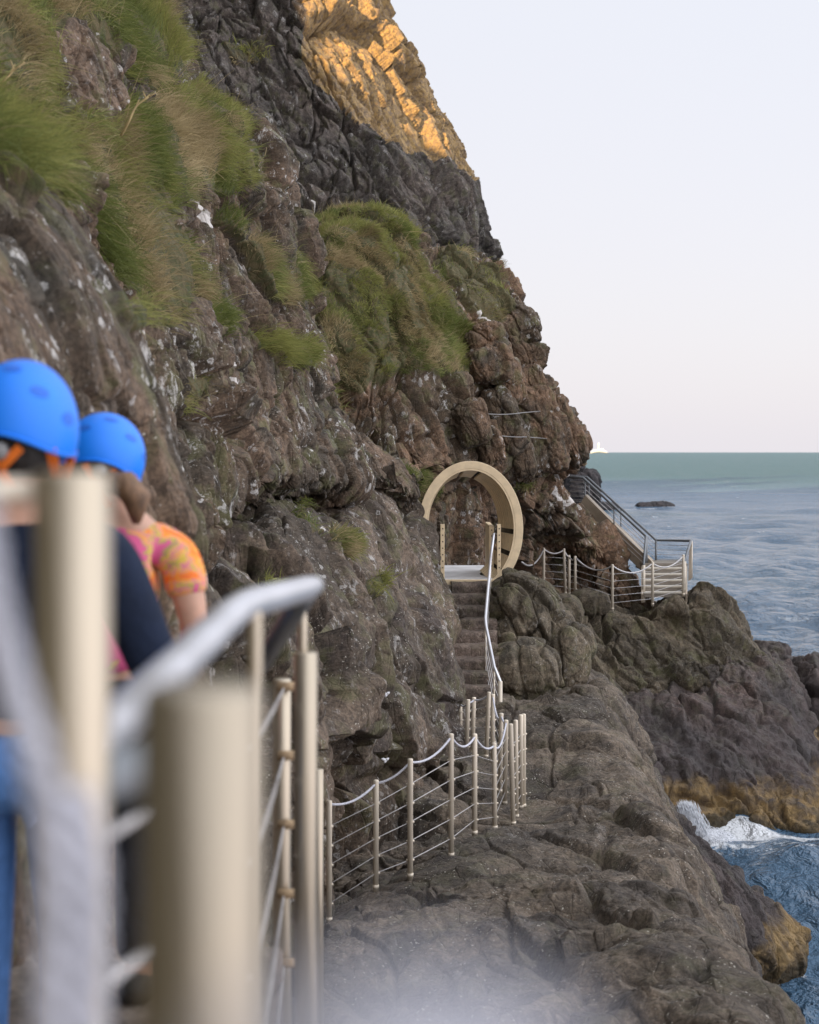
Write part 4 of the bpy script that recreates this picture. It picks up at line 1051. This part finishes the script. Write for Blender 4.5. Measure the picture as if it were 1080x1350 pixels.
# domed post right under the lens, far out of focus
dm = []; dr_ = []
ct = np.array(P(530, 1306, 0.15)); R0 = 0.0165
for i in range(9):
    t = math.pi/2*i/8; dm.append(ct+np.array([0, 0, -R0*(1-math.sin(t))*0.6])); dr_.append(max(R0*math.cos(t), 0.0008))
dm = [np.array([ct[0], ct[1], -1.4])]+dm; dr_ = [R0]+dr_
MB().tube(dm, dr_, 32).build('post', M['pipe'], nr, True)

rp_ = empty('rope', P(92, 1040, 0.97), 'thick pale braided rope hanging blurred at the left edge over the railing', 'rope')
pts = [P(-105, 560, 0.70), P(-38, 660, 0.69), P(-14, 780, 0.68), P(16, 900, 0.67), P(50, 1010, 0.66), P(70, 1120, 0.66), P(70, 1250, 0.66), P(62, 1420, 0.66), P(56, 1600, 0.67)]
A_ = np.array(pts); A_ = cr_eval(A_, np.linspace(0, len(pts)-1, 60))
def twisted(path, r, pitch):
    path = cr_eval(np.array(path), np.linspace(0, len(path)-1, 420)); mb = MB()
    L = np.concatenate([[0], np.cumsum(np.linalg.norm(np.diff(path, axis=0), axis=1))])
    for q in range(3):
        a_ = 2*math.pi*(L/pitch+q/3)
        mb.tube(path+np.stack([np.cos(a_), np.sin(a_), 0*a_], 1)*r*0.5, r*0.56, 8)
    return mb
twisted(A_, 0.0075, 0.045).build('strand', M['rope'], rp_, True)
twisted(A_[30:]+np.array([0.011, 0.012, -0.01]), 0.0075, 0.045).build('strand', M['rope'], rp_, True)

# ---- walkers
def cloth_mat(name, col, var=0.2, rough=0.85):
    return simple_mat(name, col, rough, 0.0, var, 14.0, 0.5, 45, spec=0.2)
M['navy'] = cloth_mat('navy fleece', (0.012, 0.019, 0.040)); M['denim'] = cloth_mat('blue denim', (0.085, 0.19, 0.42)); M['dark'] = cloth_mat('dark trousers', (0.03, 0.032, 0.04))
M['skin'] = simple_mat('skin', (0.52, 0.30, 0.21), 0.5, 0, 0.08, 20); M['skin'].node_tree.nodes['Principled BSDF'].inputs['Subsurface Weight'].default_value = 0.05
M['hairblack'] = simple_mat('black hair', (0.012, 0.010, 0.009), 0.55, 0, 0.4, 60, 0.6, 120, (1, 1, 0.2)); M['hairbrown'] = simple_mat('brown hair', (0.17, 0.095, 0.05), 0.55, 0, 0.4, 60, 0.6, 120, (1, 1, 0.2))
M['helmet'] = simple_mat('blue helmet shell', (0.001, 0.20, 0.86), 0.42, 0, 0.03); M['helmetdark'] = simple_mat('dark blue vent', (0.002, 0.12, 0.60), 0.5, 0, 0.05)
M['orange'] = simple_mat('orange strap', (0.75, 0.17, 0.015), 0.7, 0, 0.1); M['grey'] = simple_mat('grey dial', (0.22, 0.22, 0.22), 0.5); M['shoe'] = simple_mat('dark shoe', (0.03, 0.03, 0.03), 0.7)
def tie_dye():
    m, nt, b = newmat('tie dye shirt'); k = NT(nt)
    tc = k.n('ShaderNodeTexCoord').outputs['Object']
    r = k.n('ShaderNodeValToRGB'); el = r.color_ramp.elements
    cols = [(0.0, (0.62, 0.10, 0.24)), (0.30, (0.62, 0.10, 0.24)), (0.36, (0.30, 0.30, 0.08)), (0.42, (0.75, 0.48, 0.06)), (0.47, (0.60, 0.14, 0.28)), (0.54, (0.80, 0.42, 0.05)), (0.60, (0.82, 0.20, 0.03)), (0.74, (0.85, 0.17, 0.03)), (1.0, (0.70, 0.10, 0.10))]
    el[0].position = 0; el[0].color = c4(cols[0][1]); el[1].position = 1; el[1].color = c4(cols[-1][1])
    for p_, c_ in cols[1:-1]:
        e = el.new(p_); e.color = c4(c_)
    n = k.noise(tc, 15.0, 4, 0.65, 0.6); x = k.n('ShaderNodeSeparateXYZ', i_0=tc).outputs[0]; z = k.n('ShaderNodeSeparateXYZ', i_0=tc).outputs[2]
    f = k.math('ADD', k.math('MULTIPLY', k.math('SUBTRACT', n, 0.5), 1.6), k.math('MULTIPLY', k.ramp(x, 0.02, 0.24), 0.20))
    f = k.math('ADD', f, 0.28)
    k.set(r.inputs[0], k.math('ADD', f, k.math('MULTIPLY', k.math('SUBTRACT', z, 1.22), 0.45)))
    k.set(b.inputs['Base Color'], r.outputs[0]); b.inputs['Roughness'].default_value = 0.85
    return m
M['dye'] = tie_dye()

def skin_mesh(name, nodes, edges, mat, parent, root='pelvis', sub=2):
    keys = list(nodes); ix = {k_: i for i, k_ in enumerate(keys)}
    me = bpy.data.meshes.new(name)
    me.from_pydata([nodes[k_][0] for k_ in keys], [(ix[a], ix[b]) for a, b in edges], [])
    me.materials.append(mat)
    o = bpy.data.objects.new(name, me); COL.objects.link(o); o.parent = parent
    m = o.modifiers.new('skin', 'SKIN'); m.use_smooth_shade = True; m.branch_smoothing = 0.4
    if not me.skin_vertices: 
        bpy.context.view_layer.objects.active = o
    for k_ in keys:
        sv = me.skin_vertices[0].data[ix[k_]]; r = nodes[k_][1]
        sv.radius = r if isinstance(r, tuple) else (r, r); sv.use_root = (k_ == root)
    s = o.modifiers.new('subdivision', 'SUBSURF'); s.levels = sub; s.render_levels = sub
    return o

def person(root, J, body_mat, top, bottom, sleeve='long'):
    """J: joint positions (local, feet at z=0, facing +Y)"""
    N = {}; E = []
    def nd(k_, r, p=None): N[k_] = (tuple(p if p is not None else J[k_]), r)
    def ch(*ks):
        for a_, b_ in zip(ks[:-1], ks[1:]): E.append((a_, b_))
    nd('pelvis', (0.145, 0.10)); nd('waist', (0.13, 0.09)); nd('chest', (0.155, 0.105)); nd('collar', (0.10, 0.075)); nd('neck', 0.052); nd('skull', (0.078, 0.088)); nd('crown', (0.070, 0.075))
    ch('pelvis', 'waist', 'chest', 'collar', 'neck', 'skull', 'crown')
    sk = np.array(J['skull'])
    nd('nose', 0.014, sk+np.array([0, 0.112, -0.02])); ch('skull', 'nose')
    for s, sx in (('l', -1), ('r', 1)):
        nd('ear'+s, (0.012, 0.024), sk+np.array([sx*0.088, 0.0, -0.01])); ch('skull', 'ear'+s)
        nd('shoulder'+s, 0.062); nd('elbow'+s, 0.044); nd('wrist'+s, (0.028, 0.024)); ch('collar', 'shoulder'+s, 'elbow'+s, 'wrist'+s)
        w_ = np.array(J['wrist'+s]); e_ = np.array(J['elbow'+s]); d = (w_-e_)/np.linalg.norm(w_-e_)
        pm = w_+d*0.07; nd('palm'+s, (0.034, 0.016), pm); ch('wrist'+s, 'palm'+s)
        side = np.cross(d, np.array([0, 0, 1.0])); side /= np.linalg.norm(side)+1e-9
        dn = np.array([0, 0, -1.0])-d*np.dot(np.array([0, 0, -1.0]), d); dn /= np.linalg.norm(dn)+1e-9
        for fi, (o_, L) in enumerate(((-0.030, 0.070), (-0.010, 0.080), (0.010, 0.075), (0.029, 0.058))):
            a_ = pm+d*0.03+side*o_; b_ = a_+d*L*0.5+dn*0.012; c_ = b_+d*L*0.38+dn*0.032
            for q, pp in (('a', a_), ('b', b_), ('c', c_)): nd('f%d%s%s' % (fi, q, s), 0.0085 if q != 'c' else 0.007, pp)
            ch('palm'+s, 'f%da%s' % (fi, s), 'f%db%s' % (fi, s), 'f%dc%s' % (fi, s))
        t1 = w_+d*0.035-side*0.034*sx; t2 = t1+d*0.04-side*0.014*sx+dn*0.012
        nd('t1'+s, 0.011, t1); nd('t2'+s, 0.009, t2); ch('wrist'+s, 't1'+s, 't2'+s)
        nd('hip'+s, 0.088); nd('knee'+s, 0.058); nd('ankle'+s, 0.040); nd('toe'+s, (0.042, 0.028)); ch('pelvis', 'hip'+s, 'knee'+s, 'ankle'+s, 'toe'+s)
    skin_mesh('body', N, E, body_mat, root)
    T = {'pelvis': (J['pelvis'], (0.165, 0.122)), 'waist': (J['waist'], (0.158, 0.115)), 'chest': (J['chest'], (0.185, 0.128)), 'collar': (J['collar'], (0.112, 0.088))}
    TE = [('pelvis', 'waist'), ('waist', 'chest'), ('chest', 'collar')]
    for s in 'lr':
        sh, el, wr = (np.array(J[q+s]) for q in ('shoulder', 'elbow', 'wrist'))
        T['shoulder'+s] = (J['shoulder'+s], 0.072); TE.append(('collar', 'shoulder'+s))
        if sleeve == 'long':
            T['elbow'+s] = (J['elbow'+s], 0.062); T['cuff'+s] = (tuple(wr-(wr-el)*0.05), 0.040); TE += [('shoulder'+s, 'elbow'+s), ('elbow'+s, 'cuff'+s)]
        else:
            T['mid'+s] = (tuple(sh+(el-sh)*0.66), 0.064); TE.append(('shoulder'+s, 'mid'+s))
    skin_mesh('jacket' if sleeve == 'long' else 'shirt', T, TE, top, root)
    B_ = {'pelvis': (J['pelvis'], (0.158, 0.118))}; BE = []
    for s in 'lr':
        B_['hip'+s] = (J['hip'+s], 0.104); B_['knee'+s] = (J['knee'+s], 0.078); B_['hem'+s] = (tuple(np.array(J['ankle'+s])+np.array([0, 0, 0.03])), 0.066)
        BE += [('pelvis', 'hip'+s), ('hip'+s, 'knee'+s), ('knee'+s, 'hem'+s)]
    skin_mesh('trousers', B_, BE, bottom, root)
    for s in 'lr':
        a_ = np.array(J['ankle'+s]); t_ = np.array(J['toe'+s]); off_ = np.array(world_loc(root))
        mb = MB().tube([off_+a_+np.array([0, -0.05, -0.02]), off_+a_+np.array([0, 0.02, -0.025]), off_+t_+np.array([0, 0.02, 0]), off_+t_+np.array([0, 0.07, 0])], [0.045, 0.052, 0.046, 0.022], 12)
        mb.build('shoe', M['shoe'], root, True)

def helmet(root, c, r, roll=0.0, yaw=0.0, pitch=0.0, nape_mat='hairblack'):
    """c: centre of the shell in root space; r: (rx, ry, rz)"""
    R = rotm('Z', yaw) @ rotm('Y', roll) @ rotm('X', pitch)
    off_ = np.array(world_loc(root))
    nu, nv = 64, 20; V = []; Fq = []
    def rim(th):   # th measured from +X, counter-clockwise; the nape is at -Y
        s = math.sin(th)
        return -0.30+0.24*max(0, -s)**3+0.10*max(0, s)**2
    def surf(th, t, k_=1.0):
        ph0 = math.asin(max(-0.9, rim(th))); ph = math.pi/2+(ph0-math.pi/2)*t
        return np.array([r[0]*k_*math.cos(ph)*math.cos(th), r[1]*k_*math.cos(ph)*math.sin(th), r[2]*k_*math.sin(ph)])
    for layer in (1.0, 0.93):
        for j in range(nv+1):
            for i in range(nu): V.append(off_+np.array(c)+R@surf(2*math.pi*i/nu, 0.004+0.996*j/nv, layer))
    L = (nv+1)*nu
    for l in range(2):
        for j in range(nv):
            for i in range(nu):
                k_ = (i+1) % nu; q = (l*L+j*nu+i, l*L+(j+1)*nu+i, l*L+(j+1)*nu+k_, l*L+j*nu+k_)
                Fq.append(q if l == 0 else q[::-1])
        Fq.append(tuple(l*L+i for i in range(nu))[::(1 if l == 0 else -1)])
    for i in range(nu):
        k_ = (i+1) % nu; Fq.append((nv*nu+i, L+nv*nu+i, L+nv*nu+k_, nv*nu+k_))
    h = mk('helmet', V, Fq, M['helmet'], root)
    # rim band
    MB().tube([off_+np.array(c)+R@surf(2*math.pi*i/48, 0.985, 1.004) for i in range(49)], 0.0045, 6).build('rim', M['helmet'], h, True)
    # vents: small dished ovals round the back
    for th, t in ((-2.3, 0.55), (-0.85, 0.55), (-1.57, 0.34), (-0.25, 0.72), (-2.9, 0.72), (0.6, 0.5), (2.5, 0.5)):
        ring = []
        for q in range(16):
            a_ = 2*math.pi*q/16
            ring.append(off_+np.array(c)+R@surf(th+0.15*math.cos(a_)/max(0.35, math.sin(t*1.5)), t+0.05*math.sin(a_), 1.008))
        cen = off_+np.array(c)+R@surf(th, t, 1.012)
        mk('vent', ring+[cen], [(i, (i+1) % 16, 16) for i in range(16)], M['helmetdark'], h)
    # straps: V round each ear, cross at the nape, dial
    def sp(th, t, k_=1.0): return off_+np.array(c)+R@surf(th, t, k_)
    chin = off_+np.array(c)+R@np.array([0, r[1]*0.55, -r[2]*1.35])
    for sx in (0.0, math.pi):
        ear = off_+np.array(c)+R@np.array([r[0]*0.80*math.cos(sx), 0.0, -r[2]*0.85])
        f_ = sp(sx+(0.5 if sx == 0 else -0.5), 0.97, 0.95); b_ = sp(sx+(-0.6 if sx == 0 else 0.6), 0.97, 0.95)
        MB().obox(f_, ear, 0.018, 0.004).build('strap', M['orange'], h); MB().obox(b_, ear, 0.022, 0.004).build('strap', M['orange'], h); MB().obox(ear, chin, 0.018, 0.004).build('strap', M['orange'], h)
    nape = off_+np.array(c)+R@np.array([0, -r[1]*0.92, -r[2]*0.42])
    for dx0, dx1 in ((-0.045, 0.05), (0.045, -0.05)):
        MB().obox(nape+R@np.array([dx0, 0.012, 0.035]), nape+R@np.array([dx1, 0.02, -0.07]), 0.004, 0.020, up=R@np.array([1.0, 0, 0])).build('nape_strap', M['orange'], h)
    MB().tube([nape+R@np.array([0, -0.008, 0.025]), nape+R@np.array([0, 0.02, 0.025])], 0.020, 16).build('dial', M['grey'], h, True)
    return h

def hair(root, c, r, mat, tail=None):
    off_ = np.array(world_loc(root)); V = []; Fq = []; nu, nv = 48, 28
    for j in range(nv+1):
        for i in range(nu):
            th = 2*math.pi*i/nu; ph = math.pi/2-math.pi*0.74*j/nv
            if math.sin(th) > 0.25: ph = max(ph, 0.25)
            k_ = 1+0.03*math.sin(th*17+j*0.3)
            V.append(off_+np.array(c)+np.array([r[0]*k_*math.cos(ph)*math.cos(th), r[1]*k_*math.cos(ph)*math.sin(th), r[2]*math.sin(ph)]))
    for j in range(nv):
        for i in range(nu):
            k_ = (i+1) % nu; Fq.append((j*nu+i, (j+1)*nu+i, (j+1)*nu+k_, j*nu+k_))
    h = mk('hair', V, Fq, mat, root)
    if tail:
        pts, rr = tail
        MB().tube([off_+np.array(q) for q in pts], rr, 16).build('ponytail', mat, h, True)

G1 = (-0.86, 3.75, -1.56)
p1 = empty('person', G1, 'nearer walker in navy jacket and blue helmet with orange straps, seen from behind', 'person', 'walkers in blue helmets')
J1 = dict(pelvis=(0, 0, 0.94), waist=(0, 0, 1.10), chest=(0, 0.0, 1.27), collar=(0, 0.0, 1.39), neck=(0, 0.02, 1.47), skull=(0, 0.03, 1.585), crown=(0, 0.03, 1.65),
          shoulderl=(-0.19, 0, 1.36), elbowl=(-0.27, 0.08, 1.08), wristl=(-0.22, 0.27, 0.98), shoulderr=(0.20, 0, 1.345), elbowr=(0.295, 0.02, 1.09), wristr=(0.27, 0.25, 1.05),
          hipl=(-0.095, 0, 0.88), hipr=(0.095, 0, 0.88), kneel=(-0.10, 0.06, 0.48), kneer=(0.11, 0.02, 0.48), anklel=(-0.10, 0.02, 0.08), ankler=(0.11, -0.04, 0.08), toel=(-0.11, 0.15, 0.035), toer=(0.13, 0.09, 0.035))
person(p1, J1, M['skin'], M['navy'], M['denim'])
hair(p1, (0, 0.02, 1.60), (0.096, 0.112, 0.135), M['hairblack'])
helmet(p1, (0, 0.02, 1.605), (0.126, 0.148, 0.160), roll=4, yaw=-6)
G2 = (-0.885, 4.9, -1.58)
p2 = empty('person', G2, 'farther walker in bright orange tie dye shirt and blue helmet with brown ponytail', 'person', 'walkers in blue helmets')
J2 = dict(pelvis=(0.02, 0, 0.93), waist=(0.05, 0, 1.07), chest=(0.075, 0.0, 1.22), collar=(0.06, 0.0, 1.36), neck=(0.03, 0.02, 1.44), skull=(0.0, 0.03, 1.545), crown=(-0.01, 0.03, 1.61),
          shoulderl=(-0.12, 0, 1.34), elbowl=(-0.18, 0.08, 1.08), wristl=(-0.14, 0.25, 0.98), shoulderr=(0.225, 0, 1.285), elbowr=(0.272, -0.02, 1.085), wristr=(0.235, 0.04, 1.0),
          hipl=(-0.08, 0, 0.87), hipr=(0.11, 0, 0.87), kneel=(-0.09, 0.06, 0.47), kneer=(0.11, 0.02, 0.47), anklel=(-0.09, 0.02, 0.08), ankler=(0.11, -0.04, 0.08), toel=(-0.10, 0.15, 0.035), toer=(0.13, 0.09, 0.035))
person(p2, J2, M['skin'], M['dye'], M['dark'], sleeve='short')
hair(p2, (0.0, 0.02, 1.56), (0.093, 0.108, 0.13), M['hairbrown'], ([(0.03, -0.09, 1.50), (0.09, -0.13, 1.49), (0.125, -0.13, 1.45), (0.12, -0.12, 1.38)], [0.025, 0.040, 0.042, 0.012]))
helmet(p2, (0.0, 0.02, 1.560), (0.122, 0.142, 0.135), roll=12, yaw=10)

# ---- small things
for (px, py, Z, lab) in ((510, 915, 17.6, 'small white feather lying on the rock face, the upper of two'), (509, 1002, 17.4, 'small white feather caught in the dark rock low by the rope fence')):
    c = np.array(P(px, py, Z-0.75)); o = MB()
    for d in ((-0.05, 0, 0.012), (0.03, 0, 0.02), (-0.02, 0, -0.03)):
        o.tube([c, c+np.array(d)*0.6, c+np.array(d)], [0.012, 0.013, 0.002], 8)
    tag(o.build('feather', M['litter'], None, True, origin=tuple(c)), lab, 'feather', 'feathers on the rocks')
M['stalk'] = simple_mat('dry stalk', (0.40, 0.30, 0.14), 0.8, 0, 0.2)
def stalk(pts, r, lab):
    root = empty('dead_stalk', pts[0], lab, 'plant', 'dry plant stalks')
    A_ = cr_eval(np.array(pts), np.linspace(0, len(pts)-1, 16)); MB().tube(A_, list(np.linspace(r, r*0.5, 16)), 8).build('stem', M['stalk'], root, True)
    for t, d in ((9, (0.03, 0, 0.06)), (12, (0.06, 0, 0.05)), (14, (-0.02, 0, 0.05)), (15, (0.05, 0, 0.03))):
        MB().tube([A_[t], A_[t]+np.array(d)*0.6, A_[t]+np.array(d)*1.2], [r*0.5, r*0.5, r*0.3], 6).build('twig', M['stalk'], root, True)
stalk([P(160, 178, 13.2), P(170, 160, 13.1), P(180, 140, 13.1), P(196, 128, 13.1)], 0.012, 'bent dry straw stalk standing out of the green grass on the cliff')
stalk([P(-4, 120, 10.3), P(4, 108, 10.2), P(14, 98, 10.2), P(20, 90, 10.2)], 0.008, 'dry pale stalk at the left edge of the grassy cliff')
M['weed'] = simple_mat('yellow green weed', (0.22, 0.22, 0.035), 0.7, 0, 0.3, 30)
wd = empty('weed', P(48, 470, 6.6), 'yellow green weed sprouting from the near rock above the helmet', 'plant')
for kx in (-0.02, -0.008, 0.0, 0.012, 0.022):
    q = np.array(P(48, 470, 6.6)); MB().tube([q, q+np.array([kx*0.5, -0.02, 0.06]), q+np.array([kx, -0.03, 0.11+0.5*abs(kx)])], [0.006, 0.007, 0.002], 6).build('leaf', M['weed'], wd, True)

# lighthouse islet on the horizon
lh = empty('lighthouse', P(790, 597, 9000), 'tiny white lighthouse on a haze-pale islet on the horizon', 'lighthouse')
LX, LY, LZ = P(790, 597.5, 9000)
M['islet'] = simple_mat('haze toned islet rock', (0.42, 0.47, 0.55), 0.9, 0, 0.1, 0.01)  # distance haze is put into the rock colour
MB().tube([(LX-46, LY, LZ), (LX-30, LY, LZ+9), (LX, LY, LZ+14), (LX+34, LY, LZ+7), (LX+50, LY, LZ)], [3, 9, 11, 8, 2], 12).build('islet', M['islet'], lh, True)
MB().tube([(LX-2, LY, LZ+14), (LX-2, LY, LZ+46), (LX-2, LY, LZ+47), (LX-2, LY, LZ+52), (LX-2, LY, LZ+56)], [5.5, 4.2, 5.2, 3.6, 0.4], 16).build('tower', M['white'], lh, True)
MB().box((LX+6, LY-5, LZ+12), (LX+24, LY+5, LZ+24)).build('cottage', M['white'], lh)

# surf bursting against the rock
def spray(name, label, n, seed, gen, s0=0.012, s1=0.034, stretch=1.0):
    rs = np.random.RandomState(seed); c, d = gen(rs, n)
    s = rs.uniform(s0, s1, n)[:, None]
    d = d/np.linalg.norm(d, axis=1, keepdims=True)
    a_ = np.cross(d, rs.normal(size=(n, 3))); a_ /= np.linalg.norm(a_, axis=1, keepdims=True); b_ = np.cross(d, a_)
    st_ = (stretch*(0.6+rs.rand(n)))[:, None]
    V = np.stack([c+d*s*st_, c+a_*s, c+b_*s, c-a_*s, c-b_*s, c-d*s*st_], 1).reshape(-1, 3)
    base = (np.arange(n)*6)[:, None]
    Fq = np.concatenate([base+np.array([f]) for f in ((0,1,2),(0,2,3),(0,3,4),(0,4,1),(5,2,1),(5,3,2),(5,4,3),(5,1,4))], 0)
    o = mk_np(name, V, Fq, M['foam']); tag(o, label, 'water', kind='stuff')
M['foam'] = simple_mat('white foam', (0.74, 0.76, 0.80), 0.6, 0, 0.06)
def gen_sheet(rs, n):
    t = rs.rand(n)**0.8; q = rs.normal(0, 1, n)
    x0 = 904+18*t; wd_ = 4.5+5*t
    px = x0+np.clip(q, -2.2, 2.2)*wd_*0.8+6*np.sin(q*9); py = 1058+44*t
    Z = 37.0+rs.normal(0, 0.12, n)-0.25*t
    c = np.stack([(px-CX)/F0*Z, Z, (CY-py)/F0*Z], 1)
    d = np.stack([0.25+rs.normal(0, 0.08, n), rs.normal(0, 0.1, n), -np.ones(n)], 1)
    return c, d
spray('splash', 'thin white sheet of falling water on the purple rock', 4200, 3, gen_sheet, 0.003, 0.008, 10.0)
def gen_mound(rs, n):
    t = rs.rand(n); px = 916+54*t+rs.normal(0, 4, n)
    h = np.exp(-((t-0.45)/0.34)**2)*0.17
    Z = 36.8+rs.normal(0, 0.22, n)
    z = SEA+0.02+h*rs.rand(n)**0.6
    return np.stack([(px-CX)/F0*Z, Z, z], 1), rs.normal(size=(n, 3))
spray('surf', 'white foaming surf heaped at the foot of the purple rock', 16000, 4, gen_mound, 0.005, 0.020, 1.0)

# ================================================================== LIGHT, SKY, CAMERA
w = bpy.data.worlds.new('World'); SC.world = w; w.use_nodes = True
k = NT(w.node_tree)
bg = w.node_tree.nodes['Background']
sky = k.n('ShaderNodeTexSky', sky_type='NISHITA'); sky.sun_disc = False
sky.sun_elevation = SUN_EL; sky.sun_rotation = math.radians(180)+SUN_AZ
sky.air_density = 1.0; sky.dust_density = 2.0; sky.ozone_density = 1.0
gen = k.n('ShaderNodeTexCoord').outputs['Generated']
sz = k.n('ShaderNodeSeparateXYZ', i_0=gen).outputs[2]
# thin high veil of cloud, faintly pink towards the horizon
veil = k.mix(k.ramp(sz, 0.0, 0.42), (6.3, 6.0, 6.4, 1), (6.25, 6.38, 6.85, 1))
cl = k.noise(gen, 2.2, 4, 0.6, 0.4)
veil = k.mix(k.math('MULTIPLY', cl, 0.10), veil, (7.6, 7.5, 7.8, 1))
# veil brightened out of view at right, dimmed at left, for directional light on rocks
dv = k.n('ShaderNodeVectorMath', operation='DOT_PRODUCT'); k.set(dv.inputs[0], gen); dv.inputs[1].default_value = (0.80, -0.12, 0.58)
ga_ = k.n('ShaderNodeMapRange', interpolation_type='SMOOTHSTEP'); k.set(ga_.inputs[0], dv.outputs['Value'])
ga_.inputs[1].default_value = -0.75; ga_.inputs[2].default_value = -0.12; ga_.inputs[3].default_value = 0.40; ga_.inputs[4].default_value = 1.0
gb_ = k.n('ShaderNodeMapRange', interpolation_type='SMOOTHSTEP'); k.set(gb_.inputs[0], dv.outputs['Value'])
gb_.inputs[1].default_value = 0.28; gb_.inputs[2].default_value = 0.95; gb_.inputs[3].default_value = 0.0; gb_.inputs[4].default_value = 1.8
sv_ = k.n('ShaderNodeVectorMath', operation='SCALE'); k.set(sv_.inputs[0], veil); k.set(sv_.inputs['Scale'], k.math('ADD', ga_.outputs[0], gb_.outputs[0]))
k.set(bg.inputs['Color'], k.mix(0.85, sky.outputs[0], sv_.outputs[0]))
bg.inputs['Strength'].default_value = 0.062

sl = bpy.data.lights.new('sun', 'SUN'); sl.energy = 5.0; sl.angle = math.radians(0.5); sl.color = (1.0, 0.68, 0.33)
so = bpy.data.objects.new('sun', sl); COL.objects.link(so)
so.rotation_euler = Vector(tuple(S)).to_track_quat('Z', 'Y').to_euler()

cam = bpy.data.cameras.new('camera'); co = bpy.data.objects.new('camera', cam); COL.objects.link(co)
co.location = (0, 0, 0); co.rotation_euler = (math.radians(90), 0, 0)
cam.sensor_fit = 'VERTICAL'; cam.sensor_height = 36; cam.sensor_width = 28.8
cam.lens = 60.0; cam.shift_y = -79/1350.0
cam.clip_start = 0.02; cam.clip_end = 60000
cam.dof.use_dof = True; cam.dof.focus_distance = 27.0; cam.dof.aperture_fstop = 3.4
SC.camera = co
SC.view_settings.view_transform = 'Standard'; SC.view_settings.look = 'None'
SC.view_settings.exposure = 1.25; SC.view_settings.gamma = 1.0
try: SC.view_settings.use_curve_mapping = False
except Exception: pass
SC.cycles.max_bounces = 6; SC.cycles.diffuse_bounces = 3
